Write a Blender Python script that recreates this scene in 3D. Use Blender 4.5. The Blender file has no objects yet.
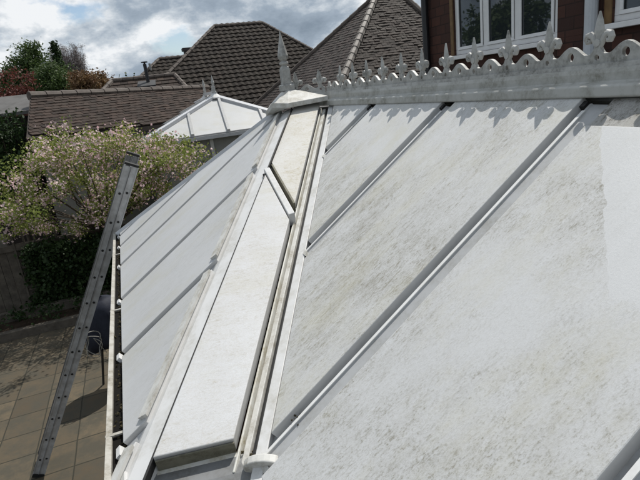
import bpy, math, random
import numpy as np
from mathutils import Vector, Matrix
R = math.radians
sc = bpy.context.scene
col = sc.collection
random.seed(4)
rng = np.random.default_rng(4)

# ------------------------------------------------------------------ camera
CAM = Vector((-1.24269, -3.04517, 0.07769))
YAW, PITCH, ROLL, FPX = 0.33894, 0.29259, -0.11954, 503.21
_f = Vector((math.sin(YAW)*math.cos(PITCH), math.cos(YAW)*math.cos(PITCH), -math.sin(PITCH)))
_r = Vector((math.cos(YAW), -math.sin(YAW), 0)); _u = _r.cross(_f)
CR = math.cos(ROLL)*_r + math.sin(ROLL)*_u
CU = -math.sin(ROLL)*_r + math.cos(ROLL)*_u
cd = bpy.data.cameras.new('camera'); cam = bpy.data.objects.new('camera', cd); col.objects.link(cam)
cd.sensor_width = 36; cd.lens = FPX/640*36; cd.clip_end = 2000; cd.clip_start = .02
cam.matrix_world = Matrix(((CR.x, CU.x, -_f.x, CAM.x), (CR.y, CU.y, -_f.y, CAM.y), (CR.z, CU.z, -_f.z, CAM.z), (0, 0, 0, 1)))
sc.camera = cam

# ------------------------------------------------------------------ light
SUN_EL, SUN_AZ = 58, 55            # azimuth from +Y towards +X
w = bpy.data.worlds.new('World'); sc.world = w; w.use_nodes = True
nt = w.node_tree; nt.nodes.clear()
def N(nt, t, **k):
    n = nt.nodes.new(t)
    for a, b in k.items(): setattr(n, a, b)
    return n
out = N(nt, 'ShaderNodeOutputWorld'); bg = N(nt, 'ShaderNodeBackground'); bg.inputs[1].default_value = .10
sky = N(nt, 'ShaderNodeTexSky', sky_type='NISHITA', sun_disc=False)
sky.sun_elevation = R(SUN_EL); sky.sun_rotation = R(SUN_AZ)
tc = N(nt, 'ShaderNodeTexCoord'); sx = N(nt, 'ShaderNodeSeparateXYZ')
nt.links.new(tc.outputs['Generated'], sx.inputs[0])
def M(op, a, b=None, tree=None, clamp=False):
    t = tree or nt; n = N(t, 'ShaderNodeMath', operation=op); n.use_clamp = clamp
    for i, v in enumerate((a, b)):
        if v is None: continue
        if isinstance(v, (int, float)): n.inputs[i].default_value = v
        else: t.links.new(v, n.inputs[i])
    return n.outputs[0]
cb = N(nt, 'ShaderNodeMapping'); cb.inputs['Scale'].default_value = (1, 1, 1.9); cb.inputs['Location'].default_value = (12.3, 1.1, 3.3); nt.links.new(tc.outputs['Generated'], cb.inputs[0])
def noise(t, vec, scale, detail=6, rough=.55, dist=0.0):
    n = N(t, 'ShaderNodeTexNoise'); t.links.new(vec, n.inputs['Vector'])
    n.inputs['Scale'].default_value = scale; n.inputs['Detail'].default_value = detail
    n.inputs['Roughness'].default_value = rough; n.inputs['Distortion'].default_value = dist
    return n.outputs['Fac']
def ramp(t, fac, stops, interp='LINEAR'):
    n = N(t, 'ShaderNodeValToRGB'); n.color_ramp.interpolation = interp
    while len(n.color_ramp.elements) < len(stops): n.color_ramp.elements.new(.5)
    for e, (p, c) in zip(n.color_ramp.elements, stops):
        e.position = p; e.color = (c, c, c, 1) if isinstance(c, (int, float)) else (*c, 1)
    t.links.new(fac, n.inputs[0]); return n.outputs[0]
def mix(t, fac, a, b, mode='MIX'):
    n = N(t, 'ShaderNodeMixRGB', blend_type=mode)
    for i, v in enumerate((fac, a, b)):
        if isinstance(v, (int, float)): n.inputs[i].default_value = v
        elif isinstance(v, tuple): n.inputs[i].default_value = (*v, 1)
        else: t.links.new(v, n.inputs[i])
    return n.outputs[0]
n1 = noise(nt, cb.outputs[0], 3.2, 10, .55, .05)
cover = ramp(nt, n1, [(.365, 0), (.41, 1)])
n2 = noise(nt, cb.outputs[0], 4.6, 11, .60, .05)
ccol = ramp(nt, n2, [(.36, (2.0, 2.5, 3.1)), (.47, (3.0, 3.6, 4.3)), (.53, (4.9, 5.4, 5.9)), (.585, (7.6, 7.8, 8.0))])
skyc = mix(nt, cover, sky.outputs[0], ccol)
nt.links.new(skyc, bg.inputs[0]); nt.links.new(bg.outputs[0], out.inputs[0])

sl = bpy.data.lights.new('sun', 'SUN'); sl.energy = 3.8; sl.angle = R(.5); sl.color = (1, .965, .9)
so = bpy.data.objects.new('sun', sl); col.objects.link(so)
sd = Vector((math.sin(R(SUN_AZ))*math.cos(R(SUN_EL)), math.cos(R(SUN_AZ))*math.cos(R(SUN_EL)), math.sin(R(SUN_EL))))
so.rotation_euler = sd.to_track_quat('Z', 'Y').to_euler()
vs = sc.view_settings; vs.view_transform = 'Standard'; vs.look = 'None'; vs.exposure = 0.22; vs.gamma = 1; vs.use_curve_mapping = False
sc.render.film_transparent = False
sc.cycles.max_bounces = 6

# ------------------------------------------------------------------ helpers
def ray(px, py):
    return _f + CR*((px-320)/FPX) - CU*((py-240)/FPX)
def at_y(px, py, y): d = ray(px, py); return CAM + d*((y-CAM.y)/d.y)
def at_z(px, py, z): d = ray(px, py); return CAM + d*((z-CAM.z)/d.z)
def at_x(px, py, x): d = ray(px, py); return CAM + d*((x-CAM.x)/d.x)
def on_plane(px, py, P, n): d = ray(px, py); return CAM + d*((P-CAM).dot(n)/d.dot(n))
GZ = -3.1

class MB:
    def __init__(s): s.v = []; s.f = []; s.t = []; s.tint = None
    def add(s, vs_, fs):
        b = len(s.v); s.v += [tuple(p) for p in vs_]; s.f += [tuple(i+b for i in f) for f in fs]; return s
    def prism(s, pts, vec):
        pts = [Vector(p) for p in pts]; vec = Vector(vec); n = len(pts)
        nn = Vector((0, 0, 0))
        for i in range(n): nn += pts[i].cross(pts[(i+1) % n])
        if nn.dot(vec) < 0: pts = pts[::-1]
        v = pts + [p+vec for p in pts]
        f = [tuple(range(n))[::-1], tuple(range(n, 2*n))] + [(i, (i+1) % n, n+(i+1) % n, n+i) for i in range(n)]
        return s.add(v, f)
    def box(s, x0, x1, y0, y1, z0, z1):
        return s.prism([(x0, y0, z0), (x1, y0, z0), (x1, y1, z0), (x0, y1, z0)], (0, 0, z1-z0))
    def sweep(s, prof, a, b, up, side=None):
        """extrude the (side, up) profile from a to b"""
        a = Vector(a); b = Vector(b); up = Vector(up); d = (b-a).normalized()
        sd_ = d.cross(up).normalized() if side is None else Vector(side).normalized()
        up2 = sd_.cross(d).normalized()
        if up2.dot(up) < 0: up2 = -up2
        return s.prism([a+sd_*p+up2*q for p, q in prof], b-a)
    def bar(s, a, b, wd, ht, up, base=0.0, off=0.0):
        return s.sweep([(off-wd/2, base), (off+wd/2, base), (off+wd/2, base+ht), (off-wd/2, base+ht)], a, b, up)
    def tube(s, pts, rad, n=8, cap=True):
        pts = [Vector(p) for p in pts]; rs = rad if hasattr(rad, '__len__') else [rad]*len(pts)
        vs_ = []; prev = None
        for i, p in enumerate(pts):
            d = (pts[min(i+1, len(pts)-1)]-pts[max(i-1, 0)]).normalized()
            if prev is None:
                prev = d.orthogonal().normalized()
            a = (prev - d*prev.dot(d)).normalized(); prev = a; b = d.cross(a)
            for k in range(n):
                th = 2*math.pi*k/n; vs_.append(p + (a*math.cos(th)+b*math.sin(th))*rs[i])
        fs = [(i*n+k, i*n+(k+1) % n, (i+1)*n+(k+1) % n, (i+1)*n+k) for i in range(len(pts)-1) for k in range(n)]
        if cap: fs += [tuple(range(n))[::-1], tuple(range((len(pts)-1)*n, len(pts)*n))]
        return s.add(vs_, fs)
    def lathe(s, prof, c, n=12, sq=0, ax=None):
        """profile of (radius, z); sq=1 square section"""
        c = Vector(c); vs_ = []
        for r_, z in prof:
            for k in range(n):
                th = 2*math.pi*(k+.5)/n
                vs_.append(c+Vector((math.cos(th)*r_, math.sin(th)*r_, z)))
        m = len(prof)
        fs = [(i*n+k, i*n+(k+1) % n, (i+1)*n+(k+1) % n, (i+1)*n+k) for i in range(m-1) for k in range(n)]
        fs += [tuple(range(n))[::-1], tuple(range((m-1)*n, m*n))]
        return s.add(vs_, fs)
    def build(s, name, mat, parent=None, org=None, smooth=False, bevel=0):
        o0 = Vector(org) if org is not None else (ORG.get(parent.name, Vector((0, 0, 0))) if parent else Vector((0, 0, 0)))
        me = bpy.data.meshes.new(name); me.from_pydata([tuple(Vector(p)-o0) for p in s.v], [], s.f)
        me.update()
        if s.tint is not None:
            ca = me.color_attributes.new('tint', 'FLOAT_COLOR', 'CORNER')
            arr = []
            for f, t in zip(s.f, s.tint): arr += [t, t, t, 1]*len(f)
            ca.data.foreach_set('color', arr)
        if smooth: me.polygons.foreach_set('use_smooth', [True]*len(me.polygons))
        me.materials.append(mat)
        o = bpy.data.objects.new(name, me); col.objects.link(o)
        if parent: o.parent = parent; ORG[o.name] = o0
        else: o.location = o0
        if bevel:
            b = o.modifiers.new('bevel', 'BEVEL'); b.width = bevel; b.segments = 2; b.limit_method = 'ANGLE'
        return o
ORG = {}
def tag(o, label=None, cat=None, group=None, kind=None):
    if label: o['label'] = label
    if cat: o['category'] = cat
    if group: o['group'] = group
    if kind: o['kind'] = kind
    return o
def thing(name, loc, label, cat, group=None):
    o = bpy.data.objects.new(name, None); col.objects.link(o); o.location = loc; o.empty_display_size = .2
    ORG[o.name] = Vector(loc); return tag(o, label, cat, group)

# ------------------------------------------------------------------ materials
def mat(name, base=(.5, .5, .5), rough=.5, spec=.5, metal=0):
    m = bpy.data.materials.new(name); m.use_nodes = True; t = m.node_tree; b = t.nodes['Principled BSDF']
    b.inputs['Base Color'].default_value = (*base, 1); b.inputs['Roughness'].default_value = rough
    b.inputs['Metallic'].default_value = metal; b.inputs['Specular IOR Level'].default_value = spec
    return m, t, b
def pos(t):
    return N(t, 'ShaderNodeNewGeometry').outputs['Position']
def vmap(t, vec, scale=(1, 1, 1), rot=(0, 0, 0), loc=(0, 0, 0)):
    n = N(t, 'ShaderNodeMapping'); n.inputs['Scale'].default_value = scale; n.inputs['Rotation'].default_value = rot
    n.inputs['Location'].default_value = loc
    t.links.new(vec, n.inputs[0]); return n.outputs[0]
def bump(t, b, h, strength=.3, dist=.01):
    n = N(t, 'ShaderNodeBump'); n.inputs['Strength'].default_value = strength; n.inputs['Distance'].default_value = dist
    t.links.new(h, n.inputs['Height']); t.links.new(n.outputs[0], b.inputs['Normal'])
def simple(name, c1, c2, scale=8, rough=.6, spec=.4, bs=.2, metal=0, detail=6, lo=.35, hi=.65):
    m, t, b = mat(name, c1, rough, spec, metal); p = pos(t)
    n = noise(t, p, scale, detail, .6)
    t.links.new(mix(t, ramp(t, n, [(lo, 0), (hi, 1)]), c1, c2), b.inputs['Base Color'])
    if bs: bump(t, b, noise(t, p, scale*5, 4), bs, .004)
    return m

def panel_mat(name, base, dirt, amt, streak_rot=0.0, seed=0.0, rough=.42, speck=1.0, smears=None, zones=None):
    """weathered polycarbonate sheet: streaks of grime running down the slope, lichen flecks"""
    m, t, b = mat(name, base, rough, .35); p = pos(t)
    rp = vmap(t, p, (1, 1, 1), (0, 0, R(7)), (seed, seed*2, 0))
    st = noise(t, vmap(t, rp, (7, 24, 7)), 1.0, 9, .7, .35)
    st2 = noise(t, vmap(t, rp, (34, 120, 34)), 1.0, 6, .75, .2)
    big = noise(t, vmap(t, p, (1, 1, 1), (0, 0, 0), (seed, 0, 0)), 1.9, 6, .62)
    med = noise(t, p, 26, 7, .78)
    gr = noise(t, vmap(t, rp, (130, 210, 130)), 1.0, 5, .85)
    mott = noise(t, vmap(t, rp, (50, 75, 50)), 1.0, 5, .8)
    f2 = ramp(t, big, [(.34, .06), (.50, .45), (.68, 1)])
    broad = M('MULTIPLY', ramp(t, st, [(.38, 0), (.68, .55)]), ramp(t, mott, [(.34, .35), (.62, 1)]), t)
    thin = M('MULTIPLY', ramp(t, st2, [(.51, 0), (.64, 1)]), ramp(t, med, [(.40, .1), (.62, 1)]), t)
    grain = M('MULTIPLY', ramp(t, gr, [(.52, 0), (.64, .65)]), ramp(t, med, [(.40, .25), (.60, 1)]), t)
    base_gr = ramp(t, gr, [(.45, 0), (.70, .22)])
    grime = M('MULTIPLY', M('MULTIPLY', M('ADD', M('ADD', broad, thin, t), M('MULTIPLY', grain, speck, t), t), f2, t), amt*.92, t, True)
    film = M('ADD', M('MULTIPLY', f2, .18*min(1, amt), t), M('MULTIPLY', base_gr, min(1, amt), t), t)
    fac = M('ADD', grime, film, t, True)
    if zones: fac = zones(t, p, fac)
    c = mix(t, fac, base, dirt)
    warm = M('MULTIPLY', ramp(t, noise(t, vmap(t, rp, (1, 2.2, 1)), 2.2, 7, .7), [(.48, 0), (.70, .75)]), ramp(t, mott, [(.30, .35), (.7, 1)]), t)
    if zones: warm = zones(t, p, warm)
    c = mix(t, warm, c, tuple(x*y for x, y in zip(base, (.84, .80, .64))))
    t.links.new(c, b.inputs['Base Color'])
    t.links.new(ramp(t, fac, [(0, rough), (.8, .8)]), b.inputs['Roughness'])
    n0 = N(t, 'ShaderNodeBump'); n0.inputs['Strength'].default_value = .5; n0.inputs['Distance'].default_value = .02
    t.links.new(noise(t, p, 1.7, 2), n0.inputs['Height'])
    n1_ = N(t, 'ShaderNodeBump'); n1_.inputs['Strength'].default_value = .4; n1_.inputs['Distance'].default_value = .002
    t.links.new(gr, n1_.inputs['Height']); t.links.new(n0.outputs[0], n1_.inputs['Normal']); t.links.new(n1_.outputs[0], b.inputs['Normal'])
    return m
def cleaned(t, p, fac):
    """wiped rectangle and the grubby head of the nearest sheet"""
    s = N(t, 'ShaderNodeSeparateXYZ'); t.links.new(p, s.inputs[0])
    wob = M('MULTIPLY', M('SUBTRACT', noise(t, p, 30, 3), .5, t), .03, t)
    wob2 = M('MULTIPLY', M('SUBTRACT', noise(t, p, 9, 6, .8), .5, t), .10, t)
    a = M('LESS_THAN', M('ADD', M('ADD', s.outputs[1], M('MULTIPLY', s.outputs[0], -.95, t), t), wob, t), -1.97, t)
    b_ = M('GREATER_THAN', M('ADD', s.outputs[0], wob2, t), -.49, t)
    return M('MULTIPLY', fac, M('SUBTRACT', 1.0, M('MULTIPLY', M('MULTIPLY', a, b_, t), ramp(t, noise(t, vmap(t, p, (4, 30, 4), (0, 0, .5)), 1.0, 4), [(.35, .97), (.7, .72)]), t), t), t)

pm_main = panel_mat('weathered roof sheet', (.585, .59, .595), (.28, .268, .23), 1.35, R(0), 0.0, .42, 1.2)
pm_near = panel_mat('weathered roof sheet wiped', (.575, .58, .585), (.27, .258, .22), 1.5, R(0), 4.0, .42, 1.6, zones=cleaned)
pm_head = panel_mat('grubby sheet head', (.40, .395, .38), (.13, .12, .10), 1.6, R(0), 2.0, .6, 1.6)
pm_front = panel_mat('cleaner roof sheet', (.54, .55, .57), (.30, .26, .18), .9, R(0), 7.0, .4, .75)
pm_front_top = panel_mat('yellow stained sheet', (.56, .565, .57), (.36, .31, .20), 1.1, R(0), 8.3, .4, 1.0)
pm_left = panel_mat('bluish roof sheet', (.50, .505, .515), (.31, .31, .29), .7, R(0), 3.0, .35, .35)
pm_far = panel_mat('distant roof sheet', (.47, .475, .48), (.42, .42, .40), .5, R(0), 9.0, .4, .2)
def upvc(name, base, dirt, amt, rough=.4, sc_=9):
    m, t, b = mat(name, base, rough, .45); p = pos(t)
    n = noise(t, p, sc_, 8, .68); n2_ = noise(t, p, sc_*7, 5, .7)
    f = M('MULTIPLY', ramp(t, n, [(.42, 0), (.66, 1)]), ramp(t, n2_, [(.35, .3), (.6, 1)]), t)
    t.links.new(mix(t, M('MULTIPLY', f, amt, t), base, dirt), b.inputs['Base Color'])
    bump(t, b, n2_, .1, .001); return m
white = upvc('white plastic', (.62, .62, .62), (.30, .28, .22), .55)
white_grubby = upvc('grubby white plastic', (.58, .575, .55), (.22, .19, .13), .8, .5, 18)
cream = upvc('stained trim plastic', (.60, .595, .56), (.30, .25, .14), .85, .45, 16)
bar_m = upvc('grey white glazing cap', (.53, .54, .565), (.33, .32, .29), .45, .4)
crest_m = upvc('weathered cresting plastic', (.43, .43, .415), (.08, .077, .062), .85, .5, 12)
ridge_m = upvc('weathered ridge plastic', (.43, .43, .41), (.17, .165, .13), .9, .4, 10)
olive = upvc('dirty shaded olive strip', (.17, .16, .12), (.07, .065, .04), 1.0, .7, 25)  # olive holds both the grime and the shade of the panel faces
edge_m = upvc('smooth sheet edging', (.53, .53, .53), (.34, .33, .30), .35, .45, 6)
bar_g = upvc('dull grey glazing cap', (.40, .405, .41), (.24, .23, .20), .6, .45, 14)
lip_m = upvc('sunlit cap lip', (.72, .72, .71), (.45, .43, .38), .4, .35, 20)  # paler than the cap: the sunlit edge is put into its colour
black = mat('black rubber and dark gaps', (.012, .012, .012), .7)[0]  # rubber parts, and strips coloured black for shaded gaps
dark_in = mat('shaded gap interior', (.010, .009, .008), .95, .1)[0]  # near-black stands in for shade inside gutter, valley and eaves
alu = simple('dull aluminium', (.50, .51, .52), (.34, .34, .34), 14, .42, .5, .05, .25)
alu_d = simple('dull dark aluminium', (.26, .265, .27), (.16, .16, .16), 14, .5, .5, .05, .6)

def tile_mat(name, c1, c2, c3, rough=.75, wav=0, spec=.3, moss=.5):
    m, t, b = mat(name, c1, rough, spec); p = pos(t)
    at = N(t, 'ShaderNodeVertexColor', layer_name='tint')
    n = noise(t, p, 2.5, 6, .65); n2_ = noise(t, p, 40, 4, .7)
    c = mix(t, at.outputs[0], c1, c2)
    c = mix(t, M('MULTIPLY', ramp(t, n, [(.48, 0), (.7, 1)]), moss, t), c, c3)
    c = mix(t, ramp(t, n2_, [(.3, 0), (.8, .35)]), c, (.02, .018, .015))
    t.links.new(c, b.inputs['Base Color'])
    bump(t, b, n2_, .35, .006)
    return m
tile_mid = tile_mat('brown concrete tiles', (.016, .0115, .009), (.029, .021, .016), (.033, .029, .021), .9)
tile_near = tile_mat('dark plain tiles', (.036, .026, .022), (.070, .050, .042), (.08, .075, .062), .7, 0, .4)
tile_out = tile_mat('reddish plain tiles', (.022, .014, .011), (.056, .036, .028), (.058, .048, .038), .9)
ridge_t = simple('ridge tiles', (.06, .045, .038), (.11, .09, .075), 6, .7)
hip_t = simple('pale hip tiles', (.10, .085, .075), (.24, .215, .19), 9, .6, .3)

# ------------------------------------------------------------------ ground
def ground_mat():
    m, t, b = mat('rough lawn and soil', (.05, .06, .03), .95, .2); p = pos(t)
    c = mix(t, ramp(t, noise(t, p, 1.2, 6), [(.4, 0), (.6, 1)]), (.035, .05, .018), (.06, .055, .035))
    t.links.new(c, b.inputs['Base Color']); bump(t, b, noise(t, p, 20, 5), .6, .03); return m
g = MB().add([(-600, -600, GZ-.03), (600, -600, GZ-.03), (600, 900, GZ-.03), (-600, 900, GZ-.03)], [(0, 1, 2, 3)])
tag(g.build('ground', ground_mat()), kind='structure')
def slab_mat():
    m, t, b = mat('weathered paving slabs', (.3, .27, .22), .85, .25); p = pos(t)
    s = N(t, 'ShaderNodeSeparateXYZ'); t.links.new(p, s.inputs[0])
    wob = M('MULTIPLY', M('SUBTRACT', noise(t, p, 6, 3), .5, t), .012, t)
    u = M('DIVIDE', M('ADD', M('ADD', s.outputs[0], 2.334, t), wob, t), .385, t)
    v = M('DIVIDE', M('ADD', M('SUBTRACT', s.outputs[1], 2.08, t), wob, t), .42, t)
    du = M('ABSOLUTE', M('SUBTRACT', M('FRACT', M('ADD', u, .5, t), None, t), .5, t), None, t)
    dv = M('ABSOLUTE', M('SUBTRACT', M('FRACT', M('ADD', v, .5, t), None, t), .5, t), None, t)
    d = M('MINIMUM', du, dv, t); joint = ramp(t, d, [(.010, 1), (.024, 0)])
    cb_ = N(t, 'ShaderNodeCombineXYZ'); t.links.new(M('FLOOR', M('ADD', u, 0, t), None, t), cb_.inputs[0]); t.links.new(M('FLOOR', M('ADD', v, 0, t), None, t), cb_.inputs[1])
    wn = N(t, 'ShaderNodeTexWhiteNoise', noise_dimensions='2D'); t.links.new(cb_.outputs[0], wn.inputs['Vector'])
    c = mix(t, wn.outputs['Value'], (.072, .056, .037), (.125, .098, .064))
    n_ = noise(t, p, 5, 8, .68)
    c = mix(t, ramp(t, n_, [(.40, 0), (.60, .85)]), c, (.060, .055, .042))
    c = mix(t, ramp(t, noise(t, p, 45, 4, .7), [(.4, 0), (.8, .6)]), c, (.07, .065, .05))
    c = mix(t, joint, c, (.035, .033, .024))
    t.links.new(c, b.inputs['Base Color'])
    bump(t, b, M('SUBTRACT', M('MULTIPLY', noise(t, p, 40, 4), .2, t), joint, t), .5, .008); return m
pv = MB().box(-9, -1.30, -7, 5.35, GZ-.08, GZ)
tag(pv.build('patio', slab_mat()), kind='structure')
tag(MB().box(1.25, 2.15, -8, 2.2, GZ-.08, GZ-.004).build('path', simple('concrete path', (.16, .15, .13), (.1, .095, .08), 4, .9)), kind='structure')

# ------------------------------------------------------------------ the conservatory roof
V0 = Vector((0, 0, 0)); T = .7033
V1 = Vector((-1.12, -1.980, -.7877)); C = Vector((-1.4135, -1.9312, -.7877)); P = Vector((-.2191, .1077, .0230))
ZE = -.7877; EX = -1.12; YEND = -4.9
nM = Vector((-T, 0, 1)).normalized()
nF = Vector((-.05635, -.34024, .93865)); nL = Vector((-.56163, 0, .82739))
FARC = Vector((-1.4135, .985, ZE))
CONS_ORG = (0, -1.5, GZ)
cons = thing('conservatory', CONS_ORG, 'large grimy white conservatory roof with spiked ridge cresting, filling the foreground', 'conservatory')
TH = .022
def main_pt(x, y): return Vector((x, y, x*T))
def sheet(pts, n, m, name='roof_sheet', lift=0.0, th=TH, bev=.002, label=None):
    o = MB().prism([Vector(p)+n*(lift-th) for p in pts], n*th).build(name, m, cons, bevel=bev)
    if label: o['label'] = label
    me = o.data; me.materials.append(edge_m)
    for f_ in me.polygons:
        if abs(f_.normal.dot(n)) < .7: f_.material_index = 1
    return o
# bars of the near slope: thick tray sheets stand proud of low caps
def valley_x(y): return V0.x + (V1.x-V0.x)*((y-V0.y)/(V1.y-V0.y))
ys = [-.688, -1.335, -2.006, -2.660, -3.33, -4.0, -4.66]
HW = .044
off = .056
top = -.040
TP = .036
def vx(y): return valley_x(y)+off
def tray(pts, m, label=None, name='roof_sheet', lift=0.0): return sheet(pts, nM, m, name, lift, TP, .0025, label)
eds = [-.16]+ys+[YEND-.04]
for k in range(len(eds)-1):
    a = eds[k]-(HW if k else 0); b_ = eds[k+1]+HW
    if k == 2 or k < 2:
        tray([main_pt(top, a), main_pt(max(vx(a), EX), a), main_pt(max(vx(b_), EX), b_), main_pt(top, b_)], pm_main)
    elif k == 3:
        tray([main_pt(top, a), main_pt(-.155, a), main_pt(-.155, b_), main_pt(top, b_)], pm_head, 'dark grubby strip at the head of the nearest sheet', lift=-.010)
        tray([main_pt(-.133, a), main_pt(EX+.01, a), main_pt(EX+.01, b_), main_pt(-.133, b_)], pm_near, 'weathered sheet with a wiped clean pale patch')
    else:
        tray([main_pt(top, a), main_pt(EX+.01, a), main_pt(EX+.01, b_), main_pt(top, b_)], pm_main)
for y in ys:
    lo = vx(y)-.006 if y > V1.y else EX-.012
    if y == ys[2]: lo = EX+.022
    o = MB().sweep([(-HW-.03, -.040), (HW+.03, -.040), (HW+.03, -.0365), (HW, -.030), (.028, -.028), (.026, -.017), (.018, -.016), (.015, -.020), (-HW+.002, -.022), (-HW-.002, -.0365), (-HW-.03, -.0365)], main_pt(-.050, y), main_pt(lo, y), nM).build('glazing_bar', bar_g, cons, bevel=.001)
    MB().sweep([(.0165, -.0165), (.0275, -.0175), (.0275, -.0145), (.0165, -.0135)], main_pt(-.075, y), main_pt(lo+.002, y), nM).build('cap_lip', lip_m, o, org=CONS_ORG)
    if y > -3: MB().sweep([(.028, -.035), (HW-.001, -.035), (HW-.001, -.010), (.028, -.010)], main_pt(-.048, y), main_pt(-.066, y), nM).build('head_gap_shade', black, o, org=CONS_ORG)  # black block put in for the shaded hole at the bar's head
    e = main_pt(lo, y)
    MB().sweep([(-HW-.004, -.042), (.030, -.042), (.030, -.014), (.014, -.012), (-HW-.004, -.018)], e+Vector((.004, 0, .0028)), e-Vector((.010, 0, .007)), nM).build('end_cap', white_grubby, o, org=CONS_ORG)
# far pitch (away from the camera) and back pitch
sheet([(.045, -.05, -.045*T), (.045, YEND, -.045*T), (1.12, YEND, ZE), (1.12, 1.0, ZE)], Vector((T, 0, 1)).normalized(), pm_far)
nB = Vector((0, (-ZE), .9)).normalized()
sheet([(P.x+.03, P.y+.05, -.03), (.02, .06, -.03), (1.10, 1.0, ZE), (-1.38, 1.0, ZE)], (Vector((1.10, 1.0, ZE))-Vector((P.x, P.y, 0))).cross(Vector((-1.38, 1.0, ZE))-Vector((P.x, P.y, 0))).normalized(), pm_far)

# front pitch between hip and valley: two thick sheets either side of a bar
hipd = (C-P).normalized(); vald = (V1-V0).normalized()
sF = hipd.cross(nF).normalized()
if sF.x < 0: sF = -sF                                        # points from the hip towards the valley
sL = hipd.cross(nL).normalized()
if sL.x > 0: sL = -sL
def line_hit(a, d, b, e, n):
    """intersection of lines a+sd, b+te lying in the plane of normal n"""
    m_ = e.cross(n); return a + d*((b-a).dot(m_)/d.dot(m_))
ed = (V1-C).normalized()                                      # eave direction
hipA = P+sF*.041; valA = V0-sF*.050
eaveA = C - ed.cross(nF).normalized()*0.0
upF = ed.cross(nF).normalized()
if upF.y < 0: upF = -upF
eA = C+upF*.060
cb1 = Vector((-.631, -.597, -.257)); cb2 = Vector((-.665, -1.145, -.458))
bd = (cb2-cb1).normalized(); ba = cb1-nF*((cb1-C).dot(nF))
sdir = nF.cross(bd).normalized()
if sdir.x < 0: sdir = -sdir
tl = line_hit(ba-sdir*.020, bd, hipA, hipd, nF); bl = line_hit(hipA, hipd, eA, ed, nF)
br = line_hit(valA, vald, eA, ed, nF); mr = line_hit(ba-sdir*.020, bd, valA, vald, nF)
LF = .022
big = sheet([tl, bl, br, mr], nF, pm_front, 'raised_roof_panel', LF, .056, .003, label='raised white roof panel with a stepped lower edge')
# stepped lower edge: dirty strips under the panel, the olive one also coloured for shade
MB().prism([bl-upF*.002-nF*.048, br-upF*.002-nF*.048, br-upF*.002-nF*.030, bl-upF*.002-nF*.030], -upF*.020).build('lower_lip', cream, big, org=CONS_ORG)
MB().prism([bl+sF*.004-upF*.0025-nF*.0295, br-upF*.0025-nF*.0295, br-upF*.0025+nF*.012, bl+sF*.004-upF*.0025+nF*.012], -upF*.004).build('olive_edge_strip', olive, big, org=CONS_ORG)
hc = line_hit(hipA, hipd, ba+sdir*.046, bd, nF); vc = line_hit(valA, vald, ba+sdir*.046, bd, nF)
topF = V0+Vector((0, -.08, 0)); topF -= nF*((topF-C).dot(nF)); tdir = (P-V0); tdir.z = 0; tdir.normalize()
ht_ = line_hit(hipA, hipd, topF, tdir, nF); vt_ = line_hit(valA, vald, topF, tdir, nF)
sheet([hc, vc, vt_, ht_], nF, pm_front_top, 'roof_sheet', .002, .038, .002, label='upper front sheet with yellow brown stains')
# the bar crossing the front pitch, with a dirty olive strip beside it, shade in its colour
cbar = MB()
b0 = line_hit(ba, bd, hipA, hipd, nF); b1 = line_hit(ba, bd, valA, vald, nF)
sgn = 1 if bd.cross(nF).dot(sdir) > 0 else -1
cbar.sweep([(-.016, -.036), (.016, -.036), (.014, .026), (-.014, .028)], b0-bd*.01, b1+bd*.012, nF)
cb_o = cbar.build('cross_bar', white, cons, bevel=.003)
q0 = line_hit(ba+sdir*.040, bd, hipA, hipd, nF); q1 = line_hit(ba+sdir*.040, bd, valA, vald, nF)
MB().sweep([(-.004, -.034), (.004, -.034), (.004, .010), (-.004, .010)], q0+bd*.02, q1-bd*.0, nF).build('dirty_shaded_strip', olive, cb_o, org=CONS_ORG)
MB().sweep([(-.004, -.036), (.004, -.036), (.004, .004), (-.004, .004)], b0-sdir*.0203*1.0, b1-sdir*.0203, nF).build('dark_gap_strip', black, cb_o, org=CONS_ORG)  # black strip along the bar's dark left edge

# left pitch: sheets between bars
xe = -1.42
def left_pt(x, y): return Vector((x, y, C.z + (x-C.x)*(.56163/.82739)))
def hip_x(y): return P.x+(C.x-P.x)*((y-P.y)/(C.y-P.y))       # near hip
def fhip_x(y): return P.x+(FARC.x-P.x)*((y-P.y)/(FARC.y-P.y))
lb = [-1.75, -1.165, -.555, .050, .52, .84]
def xtop(y): return (hip_x(y) if y <= P.y else fhip_x(y))
lys = [C.y+.02]+lb+[FARC.y-.02]
HX = .060
def left_sheet(a, b_, a_in, b_in):
    pts = [left_pt(xe, a+a_in), left_pt(xtop(a+a_in)-HX, a+a_in)]
    if a < P.y < b_: pts.append(left_pt(P.x-.075, P.y))
    hx2 = HX if b_ <= P.y else .035
    pts += [left_pt(xtop(b_-b_in)-hx2, b_-b_in), left_pt(xe, b_-b_in)]
    o = sheet(pts, nL, pm_left, th=.042, bev=.0025)
    if b_ < P.y+.1:
        # upstand along the hip, part of the sheet's frame
        pa = pts[1]-nL*.0; pb = pts[-2]
        MB().sweep([(.0005, -.0365), (.018, -.0365), (.025, .010), (-.012, .013), (-.008, .0012), (.0005, .0012)], pb+(pa-pb).normalized()*.020, pa-(pa-pb).normalized()*.010, nL).build('hip_trim', white_grubby, o, org=CONS_ORG)
for a, b_ in zip(lys[:-1], lys[1:]):
    left_sheet(a, b_, .026, .024)
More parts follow.
